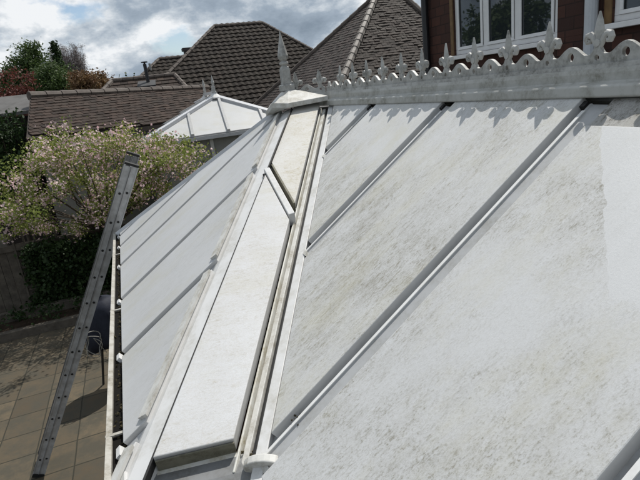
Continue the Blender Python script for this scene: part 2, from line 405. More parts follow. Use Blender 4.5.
for y in lb:
    o = MB().sweep([(-.045, -.048), (.045, -.048), (.045, -.0425), (.020, -.030), (-.020, -.014), (-.024, -.0425), (-.045, -.0425)], left_pt(xe-.004, y), left_pt(xtop(y)-.055, y), nL).build('glazing_bar', bar_g, cons, bevel=.001)
    e = left_pt(xe-.004, y)
    MB().sweep([(-.026, -.042), (.022, -.042), (.020, .004), (-.022, .004)], e+Vector((-.002, 0, .000)), e-Vector((.013, 0, .009)), nL).build('end_cap', white, o, org=CONS_ORG)

# hip caps
upH = (nF+nL).normalized()
hc_ = MB().sweep([(-.062, -.060), (.0325, -.060), (.0325, -.016), (.028, -.012), (-.028, -.020), (-.058, -.034)], P+hipd*.12, C+hipd*.05, upH, side=sF-upH*sF.dot(upH))
hipcap = hc_.build('hip_cap', white, cons, bevel=.003)
MB().bar(P+sF*.0372+hipd*.16, C+sF*.0372+hipd*.0, .0060, .066, nF, base=-.052).build('dark_gap_strip', black, hipcap, org=CONS_ORG)  # black strip fills the gap beside the cap to give its shade
fd = (FARC-P).normalized()
MB().sweep([(-.040, -.03), (.040, -.03), (.030, .006), (-.030, .006)], P+fd*.1, FARC+fd*.03, (nL+Vector((0, .6, .8))).normalized()).build('hip_cap', bar_m, cons, bevel=.003)
# valley: trims, black strips for the shade in the channel gaps, white edge
vs0 = V0+vald*.10; vs1 = V1+vald*.02
nV = (nF+nM).normalized(); sV = vald.cross(nV).normalized()
if sV.x < 0: sV = -sV
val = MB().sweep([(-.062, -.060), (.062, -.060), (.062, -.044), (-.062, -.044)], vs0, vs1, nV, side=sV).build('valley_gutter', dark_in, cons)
for a_, b_, z0, z1, m_, nm in ((-.0490, -.041, -.042, -.004, cream, 'valley_trim'), (-.038, -.018, -.042, -.016, white_grubby, 'valley_trim'), (-.015, -.003, -.042, -.022, black, 'valley_gap_strip'), (.006, .040, -.042, -.004, white, 'valley_edge')):
    MB().sweep([(a_, z0), (b_, z0), (b_, z1), (a_+.002, z1)], vs0, vs1+vald*(.03 if m_ is white else 0), nV, side=sV).build(nm, m_, val, org=CONS_ORG, bevel=.002)
MB().bar(vs0+sV*.046, vs1+sV*.046, .008, .012, nV, base=-.040).build('dark_gap_strip', black, val, org=CONS_ORG)
# rounded end cap of the valley
ec = MB(); cc = on_plane(263, 465, V1, nF)-vald*.012; ring = []
for k in range(20):
    th = 2*math.pi*k/20; ring.append(cc+sV*(.052*math.cos(th))+nV*(.032*math.sin(th)))
ec.prism(ring, vald*.022).build('end_cap', white_grubby, val, org=CONS_ORG, bevel=.003)

# eaves: front ledge and beam
fdn = Vector((ed.y, -ed.x, 0)).normalized()
if fdn.y > 0: fdn = -fdn
eb = MB()
a0 = C-ed*.02; a1 = V1+ed*.0
for prof in ([(-.06, -.062), (-.06, -.012), (.0, -.022), (.050, -.046), (.050, -.062)],):
    eb.prism([a0+fdn*p+Vector((0, 0, q)) for p, q in prof], a1-a0)
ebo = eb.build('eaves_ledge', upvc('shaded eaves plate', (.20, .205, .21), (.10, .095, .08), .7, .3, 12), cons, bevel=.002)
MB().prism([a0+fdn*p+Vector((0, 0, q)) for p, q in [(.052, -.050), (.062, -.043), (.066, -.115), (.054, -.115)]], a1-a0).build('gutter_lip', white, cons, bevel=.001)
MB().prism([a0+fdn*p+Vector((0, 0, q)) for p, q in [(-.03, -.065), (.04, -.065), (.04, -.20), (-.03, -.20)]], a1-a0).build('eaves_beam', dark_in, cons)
gut_m = upvc('weathered gutter plastic', (.40, .385, .35), (.16, .14, .10), .9, .5, 18)
# gutters
def gutter(a, b, outd, nm='gutter'):
    a = Vector(a); b = Vector(b); outd = Vector(outd)
    pr = [(-.06, -.075), (.0, -.078), (.006, -.06), (.008, .0), (.024, .004), (.026, -.008), (.020, -.066), (.004, -.092), (-.06, -.088)]
    m_ = MB().prism([a+outd*p+Vector((0, 0, q)) for p, q in pr], b-a); return m_.build(nm, gut_m, cons, bevel=.001)
gx = -1.443
gut = gutter((gx, C.y-.10, -.800), (gx, FARC.y+.03, -.800), (-1, 0, 0))
MB().box(gx-.012, -1.40, C.y-.05, FARC.y+.02, -.877, -.812).build('gutter_shade', dark_in, gut, org=CONS_ORG)  # dark fill put in for the shade inside the gutter
for y in (-1.66, -.66, .35):
    MB().box(gx-.026, -1.415, y-.006, y+.006, -.803, -.798).build('gutter_bracket', gut_m, gut, org=CONS_ORG)
gutter((EX-.045, C.y-.14, -.84), (EX-.045, YEND, -.84), (-1, 0, 0))
for y in (-2.1, -2.4): pass
# moss and leaf litter caught in the gutters and at the foot of the valley
def litter(name, pts, n, spread, sz, m, parent, seed):
    rg_ = np.random.default_rng(seed); mb = MB()
    for i in range(n):
        p = Vector(pts[0]).lerp(Vector(pts[1]), rg_.uniform()) + Vector(rg_.normal(size=3)*np.array(spread))
        r_ = sz*rg_.uniform(.4, 1.3); a = Vector(rg_.normal(size=3)).normalized(); b = a.orthogonal().normalized(); c_ = a.cross(b)
        mb.add([p+a*r_, p+b*r_*.7, p-a*r_*.9, p-b*r_*.6, p+c_*r_*.5, p-c_*r_*.5], [(0, 1, 4), (1, 2, 4), (2, 3, 4), (3, 0, 4), (1, 0, 5), (2, 1, 5), (3, 2, 5), (0, 3, 5)])
    o = mb.build(name, m, parent, org=CONS_ORG); o['kind'] = 'stuff'; return o
moss_m = simple('dark moss and litter', (.035, .032, .02), (.07, .055, .03), 60, .95, .1, .2)
litter('moss', (main_pt(-.975, -1.975)-nM*.030, main_pt(-1.00, -1.985)-nM*.030), 90, (.012, .008, .004), .005, moss_m, cons, 3)
litter('moss', (V1+vald*.0+nV*-.036, V1-vald*.06+nV*-.036), 50, (.018, .012, .007), .006, moss_m, cons, 4)
litter('leaf_litter', (Vector((gx+.02, -1.8, -.808)), Vector((gx+.02, .95, -.808))), 420, (.008, .03, .004), .007, moss_m, cons, 5)
litter('moss', (P+hipd*.2+sF*.05, C+sF*.05-hipd*.05), 0, (.004, .004, .003), .004, moss_m, cons, 6) if 0 else None
# walls under the eaves
glassm, t_, b_ = mat('dark glass', (.012, .016, .018), .03, .6)
def wall_run(a, b, n):
    a = Vector((*a, 0)); b = Vector((*b, 0)); d = (b-a).normalized(); L = (b-a).length; s = Vector((d.y, -d.x, 0))
    def bx(m_, u0, u1, z0, z1, th): m_.prism([a+d*u0+s*(-th/2)+Vector((0, 0, z0)), a+d*u1+s*(-th/2)+Vector((0, 0, z0)), a+d*u1+s*(th/2)+Vector((0, 0, z0)), a+d*u0+s*(th/2)+Vector((0, 0, z0))], (0, 0, z1-z0))
    m_ = MB(); bx(m_, 0, L, GZ-.05, GZ+.6, .12); wl = m_.build('dwarf_wall', brick_low, cons)
    f = MB(); k = max(1, round(L/.62))
    bx(f, 0, L, GZ+.602, GZ+.68, .09); bx(f, 0, L, ZE-.20, ZE-.10, .09)
    for i in range(k+1): u = (L-.06)*i/k; bx(f, u, u+.06, GZ+.682, ZE-.202, .078)
    fr = f.build('window_frame', white, cons)
    gl = MB(); bx(gl, .03, L-.03, GZ+.67, ZE-.19, .012); gl.build('glass', glassm, fr, org=CONS_ORG)
brick_low = simple('red brick', (.20, .085, .055), (.13, .06, .04), 12, .85)
wall_run((-1.37, C.y+.03), (-1.37, .93), 1); wall_run((-1.37, .95), (1.05, .95), 1)
wall_run((-1.09, C.y+.03), (-1.37, C.y+.03), 1); wall_run((-1.08, YEND+.05), (-1.08, C.y), 1); wall_run((1.07, .93), (1.07, YEND+.05), 1)
# ridge capping
HB = .0463
def ridge_profile(): 
    half = [(0, HB-.004), (.018, HB-.006), (.023, .028), (.025, .005), (.046, .000), (.051, -.005), (.054, -.030), (.050, -.034), (.0, -.030)]
    return [(-x, z) for x, z in half] + [(x, z) for x, z in half[::-1][1:-1]]
rc = MB().prism([V0+Vector((x, .02, z)) for x, z in ridge_profile()], Vector((0, YEND-.1, 0)))
ridge = rc.build('ridge_cap', ridge_m, cons, bevel=.0025)
wd_ = Vector((P.x-V0.x, P.y-V0.y, 0)).normalized(); wn_ = Vector((-wd_.y, wd_.x, 0))
MB().prism([V0+wn_*x+Vector((0, 0, z+.002)) for x, z in [(-a, b) if True else 0 for a, b in [(p[0]*.9, p[1]) for p in ridge_profile()]]]+[], wd_*(Vector((P.x, P.y, 0)).length-.04)).build('ridge_cap', ridge_m, cons, bevel=.0025)
# cresting rail from a 2D curve (wavy top edge with holes)
PF = .175; C0 = .2161
def crest_height(s):
    """s = distance from the nearest fleur"""
    a = abs(s)
    return .030+.026*max(0, math.cos((a-PF/2)/(PF/2)*math.pi*.92))**1.3*1.0 + (.028*math.exp(-(a/.012)**2))
def make_crest(length, s0, s_end, orient, name):
    cu = bpy.data.curves.new('c', 'CURVE'); cu.dimensions = '2D'; cu.fill_mode = 'BOTH'; cu.extrude = .0055; cu.bevel_depth = .0014; cu.bevel_resolution = 1
    def sp(pts):
        s_ = cu.splines.new('POLY'); s_.points.add(len(pts)-1)
        for p_, (x, y) in zip(s_.points, pts): p_.co = (x, y, 0, 1)
        s_.use_cyclic_u = True
    step = .0065; n = int((s_end-s0)/step); pts = [(s0, 0)]
    for i in range(n+1):
        s_ = s0+(s_end-s0)*i/n; r_ = ((s_-C0+PF/2) % PF)-PF/2
        pts.append((s_, crest_height(r_)))
    pts.append((s_end, 0)); sp(pts[::-1])
    k = -2
    while True:
        c_ = C0+PF*k; k += 1
        if c_ > s_end: break
        for cx_, cy_, r_ in ((c_, .022, .0085), (c_+PF/2, .030, .0125)):
            if cx_-r_ < s0+.004 or cx_+r_ > s_end-.004: continue
            sp([(cx_+r_*math.cos(q), cy_+r_*1.05*math.sin(q)) for q in [2*math.pi*i/14 for i in range(14)]])
    ob = bpy.data.objects.new('tmp', cu); col.objects.link(ob)
    dg = bpy.context.evaluated_depsgraph_get(); me = bpy.data.meshes.new_from_object(ob.evaluated_get(dg))
    bpy.data.objects.remove(ob); mb = MB()
    a, d, nn, = orient
    mb.add([a+d*v.co.x+Vector((0, 0, v.co.y))+nn*v.co.z for v in me.vertices], [tuple(p.vertices) for p in me.polygons])
    a_ = a+Vector((0, 0, -.008))
    mb.prism([a_+d*s0+nn*-.017, a_+d*s0+nn*.017, a_+d*s0+nn*.014+Vector((0, 0, .014)), a_+d*s0-nn*.014+Vector((0, 0, .014))], d*(s_end-s0))
    return mb.build(name, crest_m, cons)
crest = make_crest(5, .0, -YEND, (Vector((0, 0, HB)), Vector((0, -1, 0)), Vector((1, 0, 0))), 'cresting')
WL = Vector((P.x, P.y, 0)).length
crest2 = make_crest(.2, .015, WL-.03, (Vector((0, 0, HB)), wd_, wn_), 'cresting')
def fleur_mb():
    m_ = MB()
    # spear: faceted diamond section
    prof = [(.0115, .036), (.0105, .056), (.0110, .066), (.0165, .082), (.0170, .092), (.0115, .116), (.0026, .1395)]
    v = []; f = []
    for hw, h in prof:
        dpt = hw*.55+.002
        v += [(0, -hw, h), (dpt, 0, h), (0, hw, h), (-dpt, 0, h)]
    for i in range(len(prof)-1):
        for k in range(4): f.append((i*4+k, i*4+(k+1) % 4, (i+1)*4+(k+1) % 4, (i+1)*4+k))
    f += [(3, 2, 1, 0), tuple(range((len(prof)-1)*4, len(prof)*4))]
    m_.add(v, f)
    for sg in (-1, 1):
        pts = [(0, sg*.004, .048), (0, sg*.010, .062), (0, sg*.018, .075), (0, sg*.027, .082), (0, sg*.035, .080), (0, sg*.0385, .072), (0, sg*.035, .064), (0, sg*.029, .064), (0, sg*.028, .070)]
        m_.tube(pts, [.007, .008, .009, .0098, .0096, .0088, .008, .007, .006], 9)
    m_.tube([(-.0105, 0, .060), (.0105, 0, .060)], .0105, 10)
    return m_
fm = fleur_mb(); first = None
def put_fleur(p, rz, parent):
    global first
    if first is None:
        first = fm.build('fleur', crest_m, parent, org=(0, 0, 0), bevel=.0012); o = first
    else:
        o = first.copy(); col.objects.link(o); o.parent = parent
    o.location = Vector(p)-Vector(CONS_ORG); o.rotation_euler = (0, 0, rz); return o
k = 0
jr = random.Random(2)
while C0+PF*k < -YEND-.05:
    o = put_fleur((0, -(C0+PF*k), HB), 0, crest); o.rotation_euler.x = jr.uniform(-.03, .03); k += 1
rzw = math.atan2(wd_.y, wd_.x)+math.pi/2
for s_ in (.045, .195):
    put_fleur(Vector((0, 0, HB))+wd_*s_, rzw, crest2)
# extra scroll between the wing fleurs
def scroll(c, r_, parent):
    m_ = MB(); pts = []
    for i in range(22):
        a = i/21*math.pi*2.6-.6; q = r_*(1-.025*i); pts.append(Vector(c)+wd_*(q*math.cos(a))+Vector((0, 0, q*math.sin(a))))
    return m_.tube(pts, .0035, 6).build('scroll', crest_m, parent, org=CONS_ORG)
scroll(Vector((0, 0, HB+.028))+wd_*.12, .020, crest2)
# hood over the hip junction and finial
pr_ = [P+hipd*.20+upH*.060+sF*.040, P+hipd*.18+upH*.052-sF*.065, left_pt(P.x-.14, P.y+.01)+nL*.048, P+fd*.16+Vector((0, 0, .06)), P+Vector((.10, .10, .035)), V0+Vector((-.045, -.105, .012))+Vector((0, 0, .012))]
hood = MB(); ap = [P+Vector((x, y, .060)) for x, y in ((.03, -.045), (-.04, -.045), (-.045, 0), (-.03, .045), (.045, .04), (.05, -.02))]
ap = [P+Vector((0, 0, .062))+(p-P-Vector((0, 0, (p-P).z))).normalized()*.042 for p in pr_]
nn_ = len(pr_); lowr = [p-Vector((0, 0, .028)) for p in pr_]
hood.add(pr_+ap+lowr, [(i, (i+1) % nn_, nn_+(i+1) % nn_, nn_+i) for i in range(nn_)]+[(i, 2*nn_+i, 2*nn_+(i+1) % nn_, (i+1) % nn_) for i in range(nn_)]+[tuple(range(nn_, 2*nn_)), tuple(range(2*nn_, 3*nn_))[::-1]])
hood.build('junction_hood', white_grubby, cons, bevel=.003)
fin = MB(); fc = P+Vector((-.012, -.005, .058))
SQ = 4
def fin_prof(mb, c, k_=1.0):
    mb.lathe([(r_*k_, z*k_) for r_, z in [(.060, 0), (.060, .034), (.052, .040), (.043, .042), (.043, .048), (.041, .055), (.039, .135), (.034, .150), (.024, .158), (.022, .166)]], c, 4)
    mb.lathe([(r_*k_, z*k_) for r_, z in [(.018, .162), (.030, .170), (.031, .180), (.018, .188), (.020, .192), (.032, .205), (.036, .222), (.030, .250), (.018, .300), (.002, .375)]], c, 8)
fin_prof(fin, fc, .93)
fin.build('finial', crest_m, cons, bevel=.002)

# ------------------------------------------------------------------ tiled roofs
def inside_range(poly, v):
    """x extents of the 2D polygon at height v"""
    xs = []
    n = len(poly)
    for i in range(n):
        (x0, y0), (x1, y1) = poly[i], poly[(i+1) % n]
        if (y0 <= v < y1) or (y1 <= v < y0): xs.append(x0+(x1-x0)*(v-y0)/(y1-y0))
    return (min(xs), max(xs)) if len(xs) >= 2 else None
def tiled(poly, gauge, wid, th, name, m, parent, wave=0.0, jit=.004):
    """rows of lapped tiles over a planar polygon; row direction is horizontal"""
    poly = [Vector(p) for p in poly]; n = Vector((0, 0, 0))
    for i in range(len(poly)): n += poly[i].cross(poly[(i+1) % len(poly)])
    n.normalize()
    if n.z < 0: n = -n
    u = Vector((0, 0, 1)).cross(n).normalized(); v = n.cross(u).normalized(); o = poly[0]
    p2 = [((p-o).dot(u), (p-o).dot(v)) for p in poly]
    v0 = min(q for _, q in p2); v1 = max(q for _, q in p2)
    mb = MB(); mb.tint = []
    r = 0; vv = v0
    while vv < v1:
        e = inside_range(p2, min(vv+gauge*.4, v1-1e-4)) ; e2 = inside_range(p2, min(vv+gauge*1.2, v1-1e-4))
        if e:
            if e2 is None: e2 = e
            x = math.floor(e[0]/wid)*wid+(wid/2 if r % 2 and not wave else 0)
            while x < e[1]:
                a, b = max(x, e[0]), min(x+wid, e[1])
                a2, b2 = max(min(a, e2[1]), e2[0]), min(max(b, e2[0]), e2[1])
                if b-a > .01:
                    g_ = .004 if not wave else 0
                    dz = rng.uniform(-jit, jit); tw = rng.uniform(-jit, jit); dv_ = rng.uniform(-jit, jit)
                    t_ = float(np.clip(rng.normal(.5, .36), 0, 1))
                    if wave:
                        ks = 4; top_ = []; bot = []; lowf = []
                        for i in range(ks+1):
                            q = i/ks; hz = wave*(.5-.5*math.cos(2*math.pi*q))
                            xx = a+(b-a)*q; xx2 = a2+(b2-a2)*q
                            bot.append(o+u*xx+v*(vv+dv_)+n*(th+hz+dz)); top_.append(o+u*xx2+v*(vv+gauge)+n*(hz*.8+.001))
                            lowf.append(o+u*xx+v*(vv+dv_)+n*(-.002))
                        fs = [(i, i+1, ks+1+i+1, ks+1+i) for i in range(ks)]+[(2*ks+2+i, 2*ks+3+i, i+1, i) for i in range(ks)]
                        mb.add(bot+top_+lowf, fs); mb.tint += [t_]*len(fs)
                    else:
                        A = o+u*(a+g_)+v*(vv+dv_)+n*(th+dz+tw); B = o+u*(b-g_)+v*(vv+dv_)+n*(th+dz-tw)
                        D = o+u*max(a2+g_, a2)+v*(vv+gauge*1.03)+n*.002; E_ = o+u*(b2-g_)+v*(vv+gauge*1.03)+n*.002
                        A2 = o+u*(a+g_)+v*(vv+dv_)+n*-.004; B2 = o+u*(b-g_)+v*(vv+dv_)+n*-.004
                        mb.add([A, B, E_, D, A2, B2], [(0, 1, 2, 3), (4, 5, 1, 0), (4, 0, 3), (1, 5, 2)]); mb.tint += [t_]*4
                x += wid
        vv += gauge; r += 1
    ob = mb.build(name, m, parent)
    return ob
def backing(mb, poly):
    poly = [Vector(p) for p in poly]; n = Vector((0, 0, 0))
    for i in range(len(poly)): n += poly[i].cross(poly[(i+1) % len(poly)])
    n.normalize()
    if n.z < 0: n = -n
    mb.prism([p-n*.09 for p in poly], n*.075)
def hip_tiles(a, b, rad, name, m, parent, seg=.33, up=(0, 0, 1)):
    mb = MB(); a = Vector(a); b = Vector(b); L = (b-a).length; d = (b-a)/L; k = max(2, int(L/seg))
    for i in range(k):
        p = a+d*(L*i/k); q = a+d*(L*(i+1)/k-.006)
        mb.tube([p+Vector((0, 0, .0)), q], [rad*1.06, rad*.92], 8)
    return mb.build(name, m, parent)
dark_wood = mat('dark underlay', (.03, .022, .018), .9)[0]
render_w = simple('pale render', (.30, .30, .29), (.24, .24, .23), 3, .9)
brick_far = simple('far brick', (.16, .08, .06), (.11, .06, .045), 5, .9)

# --- outbuilding with low tiled roof
rl = at_y(30, 96, 8.6); rr = at_y(208, 87.5, 11.6)
rd = (rr-rl); rd.z = 0; rd.normalize(); rn = Vector((rd.y, -rd.x, 0))
el = at_y(32, 137, 7.0); rn = el-rl; rn.z = 0; run = rn.length; rn.normalize(); drop = rl.z-el.z
ob = thing('outbuilding', ((rl+rr)/2+Vector((0, 0, GZ-(rl.z+rr.z)/2))), 'long low garage with a sagging red brown tiled roof behind the pink blossom', 'outbuilding')
sag = (rl+rr)/2-Vector((0, 0, .03))
e0 = rl+rn*run; e0.z = rl.z-drop; e1 = rr+rn*run; e1.z = rr.z-drop; em = sag+rn*run; em.z = sag.z-drop-.0
hipL = e0
fr_poly1 = [rl, e0-rd*.10, e1, rr]
bk = MB(); backing(bk, fr_poly1)
b0_ = rl-rn*run; b0_.z = rl.z-drop; b1_ = rr-rn*run; b1_.z = rr.z-drop
backing(bk, [rl, b0_, b1_, rr]); bk.build('roof_deck', dark_wood, ob)
rt = tiled(fr_poly1, .105, .17, .014, 'roof', tile_out, ob, jit=.006)
hip_tiles(rl-rd*.02, rr, .085, 'ridge_tiles', ridge_t, rt).location = (0, 0, 0)
# small lean-to roof at the left end
ll = at_y(8, 107, 8.0)
wb = MB(); 
wb.prism([e0-rn*.25+rd*.02+Vector((0, 0, -.06)), e1-rn*.25+Vector((0, 0, -.06)), b1_+rn*.25+Vector((0, 0, -.06)), b0_+rn*.25+rd*.02+Vector((0, 0, -.06))], Vector((0, 0, GZ-e0.z)))
wb.build('wall', render_w, ob)
gb = MB(); gb.prism([e0-rn*.25+rd*.02+Vector((0, 0, -.06)), rl+rd*.02+Vector((0, 0, -.10)), b0_+rn*.25+rd*.02+Vector((0, 0, -.06))], rd*.1).build('gable', dark_wood, ob)
MB().prism([e0+Vector((0, 0, -.05)), e0+rn*.06+Vector((0, 0, -.05)), e0+rn*.06+Vector((0, 0, -.13)), e0+Vector((0, 0, -.13))], e1-e0).build('fascia', dark_wood, ob)
# left porch: a flat dark roof edge and its pale slope
po = at_y(4, 118, 8.4)
pt = thing('shed', Vector((po.x-.6, po.y+1, GZ)), 'dark low shed at the left edge with a grey roof beside the garage', 'shed')
s_ = MB(); s_.prism([po+Vector((-1.6, 0, 0)), po+Vector((.45, 0, .03)), po+Vector((.45, 1.2, .38)), po+Vector((-1.6, 1.2, .38))], (0, 0, .06)); s_.build('roof', simple('grey felt', (.11, .105, .10), (.07, .065, .06), 5), pt)
MB().box(po.x-1.5, po.x+.35, po.y+.1, po.y+1.2, GZ, po.z-.002).build('wall', dark_wood, pt)

# --- hip roofed neighbour (middle)
def hip_house(name, label, ridge_px, y, pitch, lefthip, righthip, gauge, wid, m, zeave, th=.03, wave=.0, depth=9, group=None, hipr=.12):
    A = at_y(*ridge_px[0], y); B = at_y(*ridge_px[1], y)
    B.z = A.z = (A.z+B.z)/2
    n = Vector((0, -math.sin(pitch), math.cos(pitch)))
    Lp = on_plane(*lefthip, A, n); Rp = on_plane(*righthip, A, n)
    def to_eave(S, Q): d = Q-S; return S+d*((zeave-S.z)/d.z)
    EL = to_eave(A, Lp); ER = to_eave(B, Rp)
    BL = Vector((EL.x, 2*y-EL.y+depth*0, zeave)); BR = Vector((ER.x, BL.y, zeave))
    th_ = thing(name, Vector(((A.x+B.x)/2, y, GZ)), label, 'house', group)
    bk = MB(); backing(bk, [A, EL, ER, B]); backing(bk, [A, EL, BL]); backing(bk, [B, ER, BR]); backing(bk, [A, B, BR, BL]); bk.build('roof_deck', dark_wood, th_)
    rf = tiled([A, EL, ER, B], gauge, wid, th, 'roof', m, th_, wave=wave, jit=.006)
    tiled([B, ER, BR], gauge, wid, th, 'side_roof', m, th_, wave=wave); tiled([A, EL, BL], gauge, wid, th, 'side_roof', m, th_, wave=wave)
    for a, b in ((A, B), (EL, A), (ER, B)): hip_tiles(a+Vector((0, 0, .02)), b+Vector((0, 0, .02)), hipr, 'ridge_tiles', ridge_t, rf)
    MB().box(EL.x+.4, ER.x-.4, EL.y+.4, BL.y-.4, GZ, zeave-.02).build('wall', brick_far, th_)
    return th_, A, B
mid, MA, MBp = hip_house('tiled_house', 'house with the big dark brown hipped roof of bold tile rows in the middle distance', ((214, 25), (263, 25)), 20, R(41), (155, 88), (308, 48), .255, .24, tile_mid, -1.2, .032, .040, hipr=.075)
# --- small roofs left of it
h2, A2_, B2_ = hip_house('tiled_house', 'small dark roofed house just left of the big brown roof', ((159, 59), (190, 57.5)), 27, R(38), (139, 79), (225, 88), .3, .3, tile_mid, .6, .035, .045, hipr=.1)
ch = MB(); cpos = at_y(187, 52, 26.5)
ch.box(cpos.x-.16, cpos.x+.16, cpos.y-.2, cpos.y+.2, cpos.z-1.2, cpos.z+.05).box(cpos.x-.24, cpos.x+.24, cpos.y-.26, cpos.y+.26, cpos.z+.052, cpos.z+.20)
ch.build('chimney', mat('dark chimney', (.05, .045, .045), .8)[0], h2)
vp = MB(); vpos = at_y(150.5, 69, 26.3); vp.tube([vpos-Vector((0, 0, .6)), vpos+Vector((0, 0, .28))], .06, 8); vp.build('vent_pipe', render_w, h2)
h3, A3_, B3_ = hip_house('tiled_bungalow', 'low brown roof with a black metal flue beyond the long garage ridge', ((112, 80), (175, 77)), 17, R(30), (100, 95), (190, 92), .25, .25, tile_out, -.3, .03, .0, hipr=.09)
fl = MB(); f0 = at_y(149, 86, 14.6); f1 = at_y(145, 64, 14.6)
fl.tube([f0-Vector((0, 0, .2)), Vector((f0.x, f0.y, f1.z))], .055, 10); fl.tube([Vector((f0.x, f0.y, f1.z+.04)), Vector((f0.x, f0.y, f1.z+.07))], .10, 10); fl.tube([Vector((f0.x, f0.y, f1.z-.02)), Vector((f0.x, f0.y, f1.z+.045))], .03, 6)
fl.build('flue', mat('black flue', (.015, .015, .017), .5)[0], h3)
fb = at_y(146, 86, 14.5); MB().prism([fb+Vector((-.28, -.25, -.05)), fb+Vector((.28, -.25, -.05)), fb+Vector((.34, .25, .12)), fb+Vector((-.2, .25, .12))], (0, 0, .05)).build('flue_flashing', mat('black lead', (.02, .02, .022), .6)[0], h3)

# --- large roof behind the cresting
A = at_y(377, -5, 12.0); Nn = at_y(331, 100, 9.2); FL = at_y(248, 112, 15.2); FL.z = Nn.z = min(FL.z, Nn.z)
dN = (Nn-A); Nn = A+dN*1.12; dF = (at_y(252, 108, 15.2)-A); FL = A+dF*((Nn.z-A.z)/dF.z)
e_dir = Vector((1, -.12, 0)).normalized(); nR = e_dir.cross(Nn-A).normalized()
A2 = A+e_dir*((at_y(399, -6, A.y).x-A.x)/e_dir.x)
hipR = on_plane(428, 18, A, nR)-A2; RT2 = A2+hipR*((Nn.z-A2.z)/hipR.z)
big_h = thing('tiled_house', Vector((A.x, A.y+1, GZ)), 'near brown tiled roof with a pale hip line and glinting tiles, behind the spiked cresting', 'house')
bk = MB(); backing(bk, [A, Nn, FL]); backing(bk, [A, Nn, RT2, A2]); 
bk.build('roof_deck', dark_wood, big_h)
rL = tiled([A, Nn, FL], .115, .17, .014, 'side_roof', tile_near, big_h, jit=.006)
tile_glint = tile_mat('glinting plain tiles', (.026, .019, .016), (.060, .046, .039), (.080, .070, .060), .80, 0, .25, .8)
rF = tiled([A, Nn, RT2, A2], .105, .17, .016, 'roof', tile_glint, big_h, jit=.012)
hip_tiles(Nn+Vector((0, 0, .03)), A+Vector((0, 0, .03)), .105, 'hip_tiles', hip_t, rF, .30)
hip_tiles(FL, A, .09, 'verge_tiles', ridge_t, rL); hip_tiles(A, A2, .10, 'ridge_tiles', ridge_t, rF); hip_tiles(A2, RT2, .09, 'hip_tiles', ridge_t, rF)
MB().prism([Nn*.93+A*.07+Vector((0, 0, -.1)), FL*.9+A*.1, A+Vector((0, 0, -2.2)), RT2*.93+A*.07+Vector((0, 0, -.1))], (0, 0, .001)).build('ceiling', dark_wood, big_h)
cen = (Nn+FL+RT2)/3
wl_ = [Vector((p.x, p.y, Nn.z-.05))*1.0 for p in (Nn, RT2, FL)]; wl_ = [cen*.12+p*.88 for p in wl_]
wl_ = [Vector((p.x, p.y, Nn.z-.05)) for p in wl_]
MB().prism(wl_, (0, 0, GZ-Nn.z+.05)).build('wall', brick_far, big_h)

# ------------------------------------------------------------------ second conservatory
e2m = at_z(208, 134, -.56); cl = at_y(141, 142, e2m.y); cl.z = -.56; cr_ = at_y(302, 123, e2m.y); cr_.z = -.56
c2 = thing('conservatory', Vector(((cl.x+cr_.x)/2, (cl.y+cr_.y)/2+1.4, GZ)), 'small neighbouring white conservatory with a pointed hipped roof and twin finials, beyond the left hip', 'conservatory')
d2 = (cr_-cl).normalized(); L2 = (cr_-cl).length; b2 = Vector((-d2.y, d2.x, 0))
if b2.y < 0: b2 = -b2
mid2 = (cl+cr_)/2
# apex along the ray of the front finial, in the vertical plane through the middle of the front eave
nrm = d2; ra = ray(215, 97); sA = (mid2-CAM).dot(nrm)/ra.dot(nrm); AP = CAM+ra*sA
AP = at_y(215, 97, cl.y+1.35)
AP2 = AP+b2*1.3
ENDY = 1.9
bl2 = cl+b2*((AP-mid2).dot(b2)*2+1.3); br2 = cr_+b2*((AP-mid2).dot(b2)*2+1.3)
def sheet2(pts, nm='roof_sheet'):
    pts = [Vector(p) for p in pts]; n = (pts[1]-pts[0]).cross(pts[2]-pts[0]).normalized()
    if n.z < 0: n = -n
    return MB().prism([p-n*.03 for p in pts], n*.03).build(nm, pm_far, c2), n
_, n_f = sheet2([AP, cl, cr_]); _, n_l = sheet2([AP, AP2, bl2, cl]); sheet2([AP, AP2, br2, cr_]); sheet2([AP2, bl2, br2])
HP = [(-.055, -.01), (.055, -.01), (.045, .05), (-.045, .05)]
for a, b, n in ((AP, cl, n_f+n_l), (AP, cr_, n_f), (AP2, bl2, n_l), (AP2, br2, n_f)): MB().sweep(HP, a, b, n.normalized()).build('hip_cap', bar_m, c2)
for fr in (.30, .52, .76):
    e = cl+(cr_-cl)*fr
    # bar up the slope until it meets a hip
    up2 = (AP-mid2).normalized(); tt = min(fr/.5, (1-fr)/.5); q = e+(AP-mid2)*min(1, tt)
    MB().sweep([(-.034, 0), (.034, 0), (.028, .045), (-.028, .045)], e, q, n_f).build('glazing_bar', bar_g, c2)
for fr in (.16, .33, .5, .66, .83):
    e = cl+(bl2-cl)*fr; tgt = AP+(AP2-AP)*.5; upv = (tgt-(cl+bl2)/2); tt = min(1, min(fr, 1-fr)/.44); q = e+upv*tt
    MB().sweep([(-.034, 0), (.034, 0), (.028, .05), (-.028, .05)], e, q, n_l).build('glazing_bar', bar_g, c2)
MB().prism([cl+Vector((0, 0, -.03)), cr_+Vector((0, 0, -.03)), cr_+Vector((0, 0, -.10)), cl+Vector((0, 0, -.10))], -b2*.05).build('gutter', bar_m, c2)
MB().prism([cl+Vector((0, 0, -.03)), bl2+Vector((0, 0, -.03)), bl2+Vector((0, 0, -.10)), cl+Vector((0, 0, -.10))], -d2*.05).build('gutter', bar_m, c2)
ins = .10
